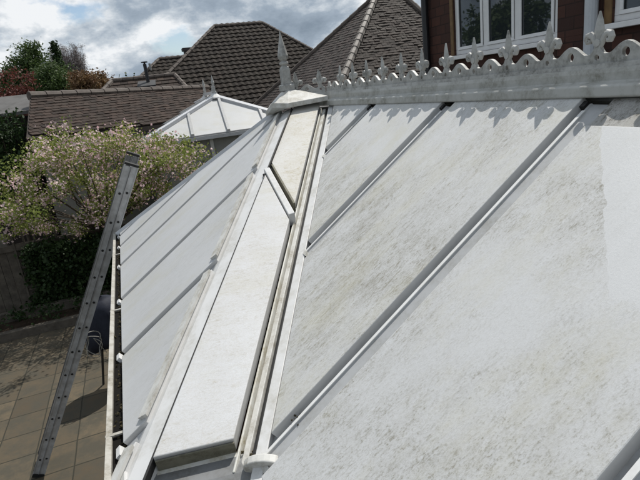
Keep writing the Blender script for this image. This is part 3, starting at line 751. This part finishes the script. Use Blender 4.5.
MB().prism([cl+(d2+b2)*ins+Vector((0, 0, -.07)), cr_+(-d2+b2)*ins+Vector((0, 0, -.07)), br2-(d2+b2)*ins+Vector((0, 0, -.07)), bl2+(d2-b2)*ins+Vector((0, 0, -.07))], (0, 0, GZ+.55+.07)).build('wall', render_w, c2)
wf = MB()
for i in range(6):
    p = cl+d2*(ins+.02)+b2*(ins-.006)+d2*((L2-2*ins-.12)*i/5); wf.prism([p+Vector((0, 0, -.12)), p+d2*.07+Vector((0, 0, -.12)), p+d2*.07-b2*.03+Vector((0, 0, -.12)), p-b2*.03+Vector((0, 0, -.12))], (0, 0, -1.35))
wf.build('window_frame', white, c2)
hd = MB(); ax_ = AP+Vector((0, 0, .03))
hd.lathe([(.17, -.06), (.155, -.035), (.07, .03), (.06, .06)], ax_, 8); MB().lathe([(.16, -.06), (.15, -.04), (.07, .03), (.06, .06)], AP2+Vector((0, 0, .03)), 8).build('ridge_hood', white, c2)
hd.build('ridge_hood', white, c2)
MB().sweep([(-.04, .03), (.04, .03), (.03, .10), (-.03, .10)], ax_, AP2+Vector((0, 0, .03)), (0, 0, 1)).build('ridge_cap', white, c2)
for q_, kk in ((ax_, 1.05), (AP2+Vector((0, 0, .03)), 1.05)):
    mm = MB(); fin_prof(mm, q_+Vector((0, 0, .05)), kk); mm.build('finial', crest_m, c2)
m2 = MB(); m2.tube([ax_+b2*.09+Vector((0, 0, .10)), ax_+b2*.09+Vector((0, 0, .2))], [.03, .006], 6); m2.tube([ax_+b2*.19+Vector((0, 0, .10)), ax_+b2*.19+Vector((0, 0, .22))], [.03, .006], 6); m2.build('cresting', crest_m, c2)

# ------------------------------------------------------------------ brick house on the right
WX = 2.2
def brick_wall_mat():
    m, t, b = mat('dark red brick', (.14, .06, .04), .85, .25); p = pos(t)
    s = N(t, 'ShaderNodeSeparateXYZ'); t.links.new(p, s.inputs[0]); c_ = N(t, 'ShaderNodeCombineXYZ')
    t.links.new(M('ADD', s.outputs[1], s.outputs[0], t), c_.inputs[0]); t.links.new(s.outputs[2], c_.inputs[1])
    br = N(t, 'ShaderNodeTexBrick'); t.links.new(c_.outputs[0], br.inputs['Vector'])
    br.inputs['Scale'].default_value = 1; br.inputs['Brick Width'].default_value = .17; br.inputs['Row Height'].default_value = .095; br.inputs['Mortar Size'].default_value = .005
    br.inputs['Color1'].default_value = (.085, .038, .028, 1); br.inputs['Color2'].default_value = (.045, .024, .020, 1); br.inputs['Mortar'].default_value = (.03, .018, .015, 1)
    c = mix(t, ramp(t, noise(t, p, 14, 6, .7), [(.4, 0), (.75, .6)]), br.outputs['Color'], (.05, .03, .026))
    t.links.new(c, b.inputs['Base Color'])
    bump(t, b, M('SUBTRACT', M('MULTIPLY', noise(t, p, 40, 4), .3, t), br.outputs['Fac'], t), .6, .01); return m
brickm = brick_wall_mat()
house = thing('brick_house', (WX+2, -2, GZ), 'dark red brick house wall with white framed windows at the upper right', 'house')
YC = 2.22
# window openings measured on the wall plane
wa = at_x(455, 58, WX); wb_ = at_x(557, 39, WX)
WZ0 = .235; WY1 = wa.y; WY0 = wb_.y; WZ1 = WZ0+1.05
W2Y1 = at_x(612, 24, WX).y; W2Z0 = at_x(628, 20, WX).z; W2Y0 = W2Y1-1.2; W2Z1 = W2Z0+.9
wallb = MB()
zt = 2.5
def wb3(y0, y1, z0, z1): wallb.box(WX, WX+.28, y0, y1, z0, z1)
wb3(WY1+.001, YC, WZ0-.0, WZ1); wb3(-7, YC, GZ, min(WZ0, W2Z0)-.001); wb3(W2Y1+.001, WY0-.001, min(WZ0, W2Z0), WZ1)
wb3(-7, W2Y0-.001, min(WZ0, W2Z0), WZ1); lo_, hi_ = (WZ0, W2Z0)
if W2Z0 > WZ0: wb3(W2Y0, W2Y1, WZ0, W2Z0-.001)
wb3(-7, YC, max(WZ1, W2Z1)+.001, zt)
if W2Z1 < WZ1: wb3(W2Y0, W2Y1, W2Z1+.001, WZ1)
else: wb3(W2Y1+.001, YC, WZ1+.001, W2Z1); wb3(-7, W2Y0-.001, WZ1+.001, W2Z1)
wallb.box(WX+.281, WX+6, YC-.28, YC, GZ, zt)
wallb.box(WX+.281, WX+6, -7, -6.7, GZ, zt)
wallb.build('wall', brickm, house)
winglass, t_, b_ = mat('window glass', (.02, .025, .028), .02, .9)
b_.inputs['Coat Weight'].default_value = .6; b_.inputs['Coat Roughness'].default_value = .01
wfr = upvc('window white', (.74, .74, .74), (.5, .5, .48), .3)
def window(y0, y1, z0, z1, lights, frame_m, frw=.045, sub=.030):
    f = MB(); X0, X1 = WX+.02, WX+.10
    f.box(X0, X1, y0, y1, z0, z0+frw); f.box(X0, X1, y0, y1, z1-frw, z1)
    f.box(X0, X1, y0, y0+frw, z0+frw+.0005, z1-frw-.0005); f.box(X0, X1, y1-frw, y1, z0+frw+.0005, z1-frw-.0005)
    n = lights; wd = (y1-y0-2*frw)/n
    for i in range(1, n): yy_ = y0+frw+wd*i; f.box(X0-.002, X1, yy_-.03, yy_+.03, z0+frw+.0005, z1-frw-.0005)
    fo = f.build('window', frame_m, house, bevel=.003)
    for i in range(n):
        ya = y0+frw+wd*i+(.03 if i else 0); yb = y0+frw+wd*(i+1)-(.03 if i < n-1 else 0); zb = z0+frw; ztp = z1-frw
        s_ = MB(); 
        s_.box(X0-.014, X0-.0025, ya+.002, yb-.002, zb+.002, zb+sub); s_.box(X0-.014, X0-.0025, ya+.002, yb-.002, ztp-sub, ztp-.002)
        s_.box(X0-.014, X0-.0025, ya+.002, ya+sub, zb+sub+.0005, ztp-sub-.0005); s_.box(X0-.014, X0-.0025, yb-sub, yb-.002, zb+sub+.0005, ztp-sub-.0005)
        s_.box(X0-.0024, X1-.01, ya+.0005, yb-.0005, zb+.0005, zb+.012)
        s_.build('sash', frame_m, fo, org=house.location, bevel=.002)
        MB().add([(X0+.004, ya+.02, zb+.01), (X0+.004+rng.uniform(-.003, .003), yb-.02, zb+.01), (X0+.004, yb-.02, ztp-.01), (X0+.004+rng.uniform(-.003, .003), ya+.02, ztp-.01)], [(0, 1, 2, 3)]).build('pane', winglass, fo, org=house.location)
    MB().box(X0-.10, X0-.001, y0-.04, y1+.04, z0-.045, z0-.006).build('sill', frame_m, fo, org=house.location, bevel=.004)
    return fo
window(WY0, WY1, WZ0, WZ1, 3, wfr)
# timber lining beside the left window
tim = simple('varnished timber', (.20, .12, .05), (.12, .07, .03), 12, .6)
MB().box(WX-.012, WX+.05, WY1+.003, WY1+.05, WZ0-.02, WZ1).build('timber_trim', tim, house)
window(W2Y0, W2Y1, W2Z0, W2Z1, 2, wfr)
MB().box(WX-.012, WX+.05, W2Y1+.003, W2Y1+.06, W2Z0-.02, W2Z1).build('timber_trim', tim, house)
dp = MB(); dpy = at_x(591, 30, WX-.06).y
dp.tube([(WX-.065, dpy, GZ), (WX-.065, dpy, zt)], .046, 14); pipe_m = upvc('pale drainpipe', (.50, .53, .56), (.38, .39, .40), .4)
dpo = dp.build('drainpipe', pipe_m, house, smooth=False)
for z_ in (-.5, .9, 1.9): MB().lathe([(.052, 0), (.052, .06)], (WX-.065, dpy, z_), 14).build('pipe_collar', pipe_m, dpo, org=house.location)
# black corner pipe
MB().tube([(WX-.045, YC-.03, GZ), (WX-.045, YC-.03, zt)], .038, 12).build('corner_pipe', mat('black plastic', (.012, .012, .014), .4)[0], house)
rb = MB(); rb.prism([(WX-.35, -7.3, zt), (WX-.35, YC+.3, zt), (WX+3, YC+.3, zt+2.0), (WX+3, -7.3, zt+2.0)], (0, 0, .12)); rb.prism([(WX+6.3, -7.3, zt), (WX+6.3, YC+.3, zt), (WX+3.002, YC+.3, zt+2.0), (WX+3.002, -7.3, zt+2.0)], (0, 0, .12))
rb.build('roof', ridge_t, house)
MB().prism([(WX+.3, YC-.2, zt), (WX+5.9, YC-.2, zt), (WX+3, YC-.2, zt+1.8)], (0, .1, 0)).build('gable', brickm, house)

# ------------------------------------------------------------------ ladder
F0 = at_z(38, 477, GZ); T0 = at_y(131.5, 166, .95)
lad = thing('ladder', F0, 'grey aluminium extension ladder leaning against the conservatory gutter', 'ladder')
ld = (T0-F0).normalized(); LL = (T0-F0).length
wdv = Vector((.0, 1, 0)); wdv = (wdv-ld*wdv.dot(ld)).normalized(); dp_ = ld.cross(wdv).normalized()
if dp_.x > 0: dp_ = -dp_
LW = .27
for side in (0, 1):
    for sec, (d0, s0_, s1_) in enumerate(((.0245, 0.02, LL-.01), (-.0245, 0.0, LL))):
        a = F0+wdv*(LW*side+(.0 if sec == 0 else .0))+dp_*d0
        sg = 1 if side == 0 else -1
        m_ = MB(); hw = .0235
        # C-section stile, open towards the rungs
        prof = [(-hw, 0), (hw, 0), (hw, sg*.022), (hw-.006, sg*.022), (hw-.006, sg*.004), (-hw+.006, sg*.004), (-hw+.006, sg*.022), (-hw, sg*.022)]
        p0 = a+ld*s0_; p1 = a+ld*s1_
        m_.prism([p0+dp_*x+wdv*y for x, y in prof], p1-p0)
        for edge in (-1, 1): m_.prism([p0+dp_*(edge*hw+q)-wdv*sg*.0 + wdv*z for q, z in ((-.004, -sg*.0005), (.004, -sg*.0005), (.004, -sg*.005), (-.004, -sg*.005))], p1-p0)
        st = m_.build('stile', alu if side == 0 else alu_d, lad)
        MB().prism([a-ld*.005+dp_*x+wdv*y for x, y in ((-.026, -.006), (.026, -.006), (.026, .026), (-.026, .026))], ld*.045).build('rubber_foot', black, st, org=F0)
        u_ = .22
        while u_ < s1_-.08:
            c_ = a+ld*(u_+(.0 if sec == 0 else .02))-wdv*sg*.002; MB().tube([c_+wdv*sg*.004, c_-wdv*sg*.0025], .0095, 10).build('rung_end', black, st, org=F0); u_ += .25
    cp = F0+wdv*(LW*side)-dp_*.0+ld*LL
    MB().prism([cp+dp_*x+wdv*y for x, y in ((-.050, -.004), (.050, -.004), (.050, .022), (-.050, .022))], ld*.018).build('end_cap', black, lad)
u_ = .22
while u_ < LL-.08:
    for sec, d0 in ((0, .027), (1, -.027)):
        c_ = F0+dp_*d0+ld*(u_+.02*sec); MB().tube([c_+wdv*.005, c_+wdv*(LW-.005)], .013, 8).build('rung', alu_d, lad)
    u_ += .25

# ------------------------------------------------------------------ covered barbecue
bc = Vector((-1.90, 3.0, GZ))
bq = thing('barbecue', bc, 'barbecue under a dark navy fabric cover on black legs, beside the gutter', 'barbecue')
navy = simple('navy fabric cover', (.010, .012, .022), (.018, .022, .036), 9, .7, .3, .4)
v = []; f = []; nr = 28; prof = [(.03, 1.16), (.13, 1.13), (.19, 1.05), (.215, .95), (.225, .84), (.24, .70), (.235, .56)]
for i, (r_, z) in enumerate(prof):
    for k in range(nr):
        th = 2*math.pi*k/nr; fold = 1+.07*math.sin(5*th+1+i*.2)*min(1, i/3)+.04*math.sin(9*th)*min(1, i/3)
        v.append(bc+Vector((math.cos(th)*r_*fold*1.0, math.sin(th)*r_*fold*.85, z+(.03*math.sin(3*th) if i == len(prof)-1 else 0))))
f = [(i*nr+k, i*nr+(k+1) % nr, (i+1)*nr+(k+1) % nr, (i+1)*nr+k) for i in range(len(prof)-1) for k in range(nr)]+[tuple(range(nr))]
cv = MB().add(v, f).build('cover', navy, bq, smooth=True); sm = cv.modifiers.new('s', 'SOLIDIFY'); sm.thickness = .008
blk = mat('black metal', (.015, .015, .015), .45)[0]
for a_ in (.5, 2.6, 4.7):
    MB().tube([bc+Vector((.10*math.cos(a_), .1*math.sin(a_), .62)), bc+Vector((.24*math.cos(a_), .22*math.sin(a_), 0.005))], .014, 8).build('leg', blk, bq)
cable = MB(); pts = []
cc_ = at_y(93, 341, 2.75)
for i in range(60):
    a_ = i/59*2*math.pi*2.2; pts.append(cc_+Vector((.075*math.cos(a_)+.02*math.sin(3*a_), .03*math.sin(2.3*a_), .13*math.sin(a_)-.10*i/59)))
pts.append(cc_+Vector((.10, .05, -.2)))
cable.tube(pts, .0042, 6)
tag(cable.build('cable', simple('white cord', (.32, .31, .28), (.2, .19, .17), 20), org=cc_), 'loops of white cord hanging from the navy barbecue cover', 'cord')

# ------------------------------------------------------------------ vegetation
def leaf_mat(name, c1, c2, sc_=3.0, transl=.3, rough=.6):
    m, t, b = mat(name, c1, rough, .3); p = pos(t)
    at = N(t, 'ShaderNodeVertexColor', layer_name='tint')
    c = mix(t, at.outputs[0], c1, c2); t.links.new(c, b.inputs['Base Color'])
    tr = N(t, 'ShaderNodeBsdfTranslucent'); t.links.new(c, tr.inputs[0]); ms = N(t, 'ShaderNodeMixShader'); ms.inputs[0].default_value = transl
    o_ = t.nodes['Material Output']; t.links.new(b.outputs[0], ms.inputs[1]); t.links.new(tr.outputs[0], ms.inputs[2]); t.links.new(ms.outputs[0], o_.inputs[0])
    return m
def leaves(name, m, parent, centers, n_per, spread, size, seed=0, asp=.55, flat=.0, org=None, petals=False):
    """small pointed leaf faces scattered in clumps around the given centres"""
    rg = np.random.default_rng(seed); centers = np.array([tuple(c) for c in centers]); K = len(centers)
    c = np.repeat(centers, n_per, 0); n = len(c)
    spr = np.repeat(rg.uniform(.6, 1.3, K), n_per)[:, None]*spread
    c = c + rg.normal(size=(n, 3))*spr*np.array([1, 1, .75])
    d = rg.normal(size=(n, 3)); d[:, 2] -= flat; d /= np.linalg.norm(d, axis=1)[:, None]
    e = rg.normal(size=(n, 3)); e -= d*(e*d).sum(1)[:, None]; e /= np.linalg.norm(e, axis=1)[:, None]
    s_ = (size*rg.uniform(.6, 1.4, n))[:, None]
    a = c-d*s_; b_ = c+e*s_*asp; c2_ = c+d*s_; d2_ = c-e*s_*asp
    V = np.stack([a, b_, c2_, d2_], 1).reshape(-1, 3)
    o0 = np.array(org if org is not None else ORG[parent.name]); V = V-o0
    me = bpy.data.meshes.new(name); me.vertices.add(4*n); me.vertices.foreach_set('co', V.ravel())
    me.loops.add(4*n); me.loops.foreach_set('vertex_index', np.arange(4*n)); me.polygons.add(n); me.polygons.foreach_set('loop_start', np.arange(n)*4); me.polygons.foreach_set('loop_total', np.full(n, 4))
    me.update(); ca = me.color_attributes.new('tint', 'FLOAT_COLOR', 'CORNER')
    tt = np.clip(np.repeat(rg.uniform(0, 1, K), n_per)*.5+rg.uniform(0, .6, n), 0, 1); arr = np.ones((n, 4, 4)); arr[:, :, :3] = tt[:, None, None]
    ca.data.foreach_set('color', arr.ravel()); me.materials.append(m)
    o = bpy.data.objects.new(name, me); col.objects.link(o)
    if parent: o.parent = parent
    return o
def blob_centres(c, r, n, seed, shell=.35, lobes=7):
    rg = np.random.default_rng(seed); c = np.array(tuple(c)); r = np.array(r)
    L = [(c+r*.55*v_/np.linalg.norm(v_)*rg.uniform(.5, 1.05), rg.uniform(.35, .62)) for v_ in rg.normal(size=(lobes, 3))]
    out_ = []
    for i in range(n):
        lc, lr = L[rg.integers(len(L))]; v_ = rg.normal(size=3); v_ /= np.linalg.norm(v_); out_.append(lc+v_*r*lr*rg.uniform(shell, 1)**.5)
    return out_
bark = simple('bark', (.09, .07, .05), (.05, .04, .03), 10, .9)
def branches(m_, base, targets, r0, seed, droop=0):
    rg = random.Random(seed); base = Vector(base)
    for tg in targets:
        tg = Vector(tg); midp = base.lerp(tg, .5)+Vector((rg.uniform(-1, 1), rg.uniform(-1, 1), rg.uniform(-.3, .8)))*(tg-base).length*.12
        m_.tube([base, base.lerp(midp, .55)+Vector((0, 0, .02)), midp, tg], [r0, r0*.75, r0*.5, r0*.15], 5)
def tree(name, px, py, y, r, label, cat, m, n=220, per=22, size=.12, spread=.3, seed=1, trunk=.15, base_z=GZ, group=None, lobes=8, asp=.55, loc=None):
    c = Vector(loc) if loc else at_y(px, py, y); root = thing(name, Vector((c.x, c.y, base_z)), label, cat, group)
    m_ = MB(); crotch = Vector((c.x, c.y, c.z-r[2]*.7)); m_.tube([Vector((c.x, c.y, base_z-.1)), crotch*.5+Vector((c.x, c.y, base_z))*.5, crotch, Vector((c.x+.05, c.y, c.z+r[2]*.5))], [trunk, trunk*.8, trunk*.6, trunk*.15], 8)
    cs = blob_centres(c, r, n, seed, lobes=lobes); branches(m_, crotch, cs[:24], trunk*.35, seed); m_.build('trunk', bark, root)
    leaves('crown', m, root, cs, per, spread, size, seed, asp); return root
g_green = leaf_mat('green leaves', (.032, .060, .018), (.085, .125, .038))
g_dark = leaf_mat('dark leaves', (.012, .028, .008), (.035, .065, .018), transl=.2)
g_red = leaf_mat('copper leaves', (.075, .022, .018), (.17, .06, .045))
g_brown = leaf_mat('bronze leaves', (.12, .06, .035), (.20, .13, .06))
tree('broadleaf_tree', 26, 80, 60, (3.4, 3, 4.3), 'rounded fresh green tree on the skyline at the far left', 'tree', g_green, 340, 80, .12, .40, 11, .3)
tree('shrub', 50, 84, 50, (2.6, 2, 2.2), 'lower green bush between the rounded tree and the dark column tree', 'shrub', g_green, 170, 70, .10, .33, 13, .15)
# columnar conifer
cc = at_y(59, 66, 70); cz = at_y(59, 39, 70).z
root = thing('columnar_tree', Vector((cc.x, cc.y, GZ)), 'tall narrow dark conifer column on the skyline', 'tree')
MB().tube([Vector((cc.x, cc.y, GZ)), Vector((cc.x, cc.y, cz-.5))], [.2, .04], 8).build('trunk', bark, root)
cs = []
rg = np.random.default_rng(5)
for i in range(260):
    h = rg.uniform(0, 1); z_ = cz-.4-(cz-.4-GZ-1)*h; rad = .62*min(1, .25+h*3.2)*rg.uniform(.3, 1); a_ = rg.uniform(0, 6.28); cs.append((cc.x+rad*math.cos(a_), cc.y+rad*math.sin(a_), z_))
leaves('crown', g_dark, root, cs, 30, .16, .14, 5)
# bare tree: many fine upswept twigs
bt = at_y(76, 95, 76); btz = at_y(76, 43, 76).z
root = thing('bare_tree', Vector((bt.x, bt.y, GZ)), 'leafless grey twiggy tree beside the dark conifer column', 'tree')
m_ = MB(); rr2 = random.Random(8); bs = Vector((bt.x, bt.y, GZ+2)); m_.tube([Vector((bt.x, bt.y, GZ)), bs, Vector((bt.x, bt.y, btz-4))], [.3, .25, .12], 7)
tips_ = []
for i in range(300):
    a_ = rr2.uniform(0, 6.28); rd_ = rr2.uniform(.3, 1)**.5*2.2; zt_ = btz-rr2.uniform(0, 1)*(rd_/2.2)*3.6-rr2.uniform(0, 1.6)
    st_ = Vector((bt.x+.2*math.cos(a_), bt.y, rr2.uniform(GZ+2, btz-5))); en = Vector((bt.x+rd_*math.cos(a_), bt.y+rd_*math.sin(a_), zt_)); tips_.append(tuple(en)); tips_.append(tuple(st_.lerp(en, .75)))
    m_.tube([st_, st_.lerp(en, .45)+Vector((math.cos(a_), math.sin(a_), -.3))*.35, en], [.055, .04, .018], 4, False)
leaves_later = tips_
m_.build('branches', simple('pale grey twigs', (.20, .17, .17), (.15, .12, .12), 1, .9), root)
leaves('twigs', leaf_mat('pale twigs', (.17, .14, .14), (.24, .21, .20), transl=.1), root, tips_, 30, .28, .17, 61, .10)
tree('bronze_tree', 90, 86, 34, (1.65, 1.4, 1.25), 'bronze brown leafed tree above the garage ridge', 'tree', g_brown, 240, 34, .075, .16, 21, .12)
tree('copper_tree', -2, 100, 14, (1.05, .9, .95), 'deep red leafed tree at the left edge above the shed', 'tree', g_red, 200, 34, .04, .10, 23, .07)
tree('shrub', 6, 160, 8.0, (.75, .6, .9), 'dark evergreen shrub in shadow at the left edge below the red tree', 'shrub', g_dark, 200, 36, .035, .10, 31, .05)
tree('garden_tree', 0, 0, 17, (2.6, 2.4, 2.6), 'leafy green tree reflected in the white framed house window', 'tree', g_green, 200, 40, .12, .35, 51, .15, loc=(-11.5, 17, 1.6))
hd_ = []
rg = np.random.default_rng(9)
for i in range(700): x = rg.uniform(-60, 60); hd_.append((x, 110+rg.uniform(-4, 4), rg.uniform(GZ+1, 4.6+1.2*math.sin(x*.21)+.7*math.sin(x*.63))))
hw_ = leaves('woodland', g_dark, None, hd_, 26, .9, .42, 9, org=(0, 0, 0)); tag(hw_, 'far dark line of woods on the horizon', 'woodland', kind='stuff')

# blossom tree
pink_green = leaf_mat('young yellow green leaves', (.11, .165, .035), (.30, .33, .085), transl=.45)
bl_m = leaf_mat('pink blossom petals', (.66, .42, .45), (.82, .68, .68), transl=.5)
bc0 = at_y(92, 178, 6.2); broot = thing('blossom_tree', Vector((bc0.x, bc0.y+.2, GZ)), 'spreading shrubby tree of yellow green leaves and pale pink blossom behind the ladder', 'tree')
outline = [(8, 190), (5, 215), (20, 170), (35, 150), (28, 195), (45, 160), (60, 145), (75, 138), (60, 185), (90, 140), (105, 133), (110, 160), (125, 140), (140, 148), (155, 150), (172, 156), (186, 158), (140, 170), (125, 195), (150, 178), (100, 200), (80, 215), (45, 212), (30, 222), (100, 180), (75, 165), (85, 150), (105, 205), (15, 205), (50, 150), (160, 140), (178, 146), (118, 134), (165, 150), (185, 150), (150, 160), (140, 185), (125, 180)]
cs = []; rg = np.random.default_rng(12)
for px, py in outline:
    for k in range(8):
        p = at_y(px+rg.normal()*10, py+5+rg.normal()*7, 6.1+rg.normal()*.55 - (.0 if px < 130 else .15)); cs.append(tuple(p))
m_ = MB(); crotch = bc0+Vector((0, .2, -1.0)); m_.tube([Vector((bc0.x, bc0.y+.2, GZ-.05)), bc0+Vector((.03, .2, -1.5)), crotch], [.09, .075, .06], 8)
branches(m_, crotch, [cs[i] for i in range(0, len(cs), 7)], .024, 3); m_.build('trunk', bark, broot)
leaves('foliage', pink_green, broot, cs, 74, .085, .0215, 12, .55)
cs2 = [c for c in cs if rg.uniform() < .7]
leaves('blossom', bl_m, broot, cs2, 46, .09, .0195, 14, .9)
# ------------------------------------------------------------------ fence, ivy, bed
fw = simple('grey weathered timber', (.12, .105, .085), (.07, .06, .05), 9, .9, .2, .5)
fy = 6.35
fence = thing('fence', Vector((-3, fy, GZ)), 'low dark timber fence with trellis behind the ivy under the blossom', 'fence')
zt_f = at_y(60, 236, fy).z
for x in np.arange(-6.2, -.9, .125):
    MB().box(x, x+.117, fy, fy+.018, GZ, zt_f-.04+random.uniform(-.01, .01)).build('board', fw, fence)
MB().box(-6.2, -.9, fy-.045, fy-.001, zt_f-.10, zt_f).build('top_rail', fw, fence)
tr_ = MB(); tx0 = at_y(13, 245, fy).x; tx1 = at_y(52, 245, fy).x
for i in range(6): z_ = GZ+.25+i*.2; tr_.box(tx0, tx1+.25, fy-.035, fy-.012, z_, z_+.03)
for i in range(5): x = tx0+i*(tx1+.25-tx0)/5; tr_.box(x, x+.03, fy-.055, fy-.036, GZ+.1, GZ+1.45)
tr_.build('trellis', fw, fence)
pb_ = at_z(20, 300, GZ+.15); pp = at_y(8, 268, pb_.y)
post = MB().box(pb_.x-.075, pb_.x+.075, pb_.y-.05, pb_.y+.05, GZ, at_y(3, 234, pb_.y).z)
tag(post.build('gate_post', simple('pale weathered post', (.22, .20, .165), (.13, .12, .10), 9, .9, .2, .4), org=(pb_.x, pb_.y, GZ), bevel=.008), 'thick grey timber post standing at the left end of the ivy', 'post')
ivy = []; rg = np.random.default_rng(15)
for i in range(520): ivy.append((rg.uniform(-3.15, -1.2), fy-.10-abs(rg.normal())*.10, rg.uniform(GZ+.15, zt_f-.06)))
tag(leaves('ivy', g_dark, None, ivy, 26, .07, .030, 16, .8, org=(0, 0, 0)), 'dark green ivy covering the fence in shade below the blossom', 'ivy', kind='stuff')
for (yy0, hh, lab) in ((5.36, .13, 'front timber sleeper edging the raised bed along the patio'), (5.95, .24, 'rear timber sleeper of the raised bed below the ivy')):
    tag(MB().box(-6.5, -1.2, yy0, yy0+.12, GZ-.02, GZ+hh).build('timber_sleeper', fw, org=(-3, yy0, GZ), bevel=.01), lab, 'garden edging', 'raised bed edging')
soil = simple('soil', (.05, .036, .026), (.03, .022, .016), 9, 1, .1, 1)
tag(MB().box(-6.5, -1.2, 5.482, 5.948, GZ-.02, GZ+.09).build('planting_bed', soil), kind='structure')
pl = []; 
for i in range(60): pl.append((rg.uniform(-5.8, -1.4), rg.uniform(5.5, 6.2), GZ+.18+rg.uniform(0, .14)))
tag(leaves('ground_cover', g_dark, None, pl, 22, .07, .028, 18, .7, org=(0, 0, 0)), 'low dark plants in the raised bed', 'plants', kind='stuff')
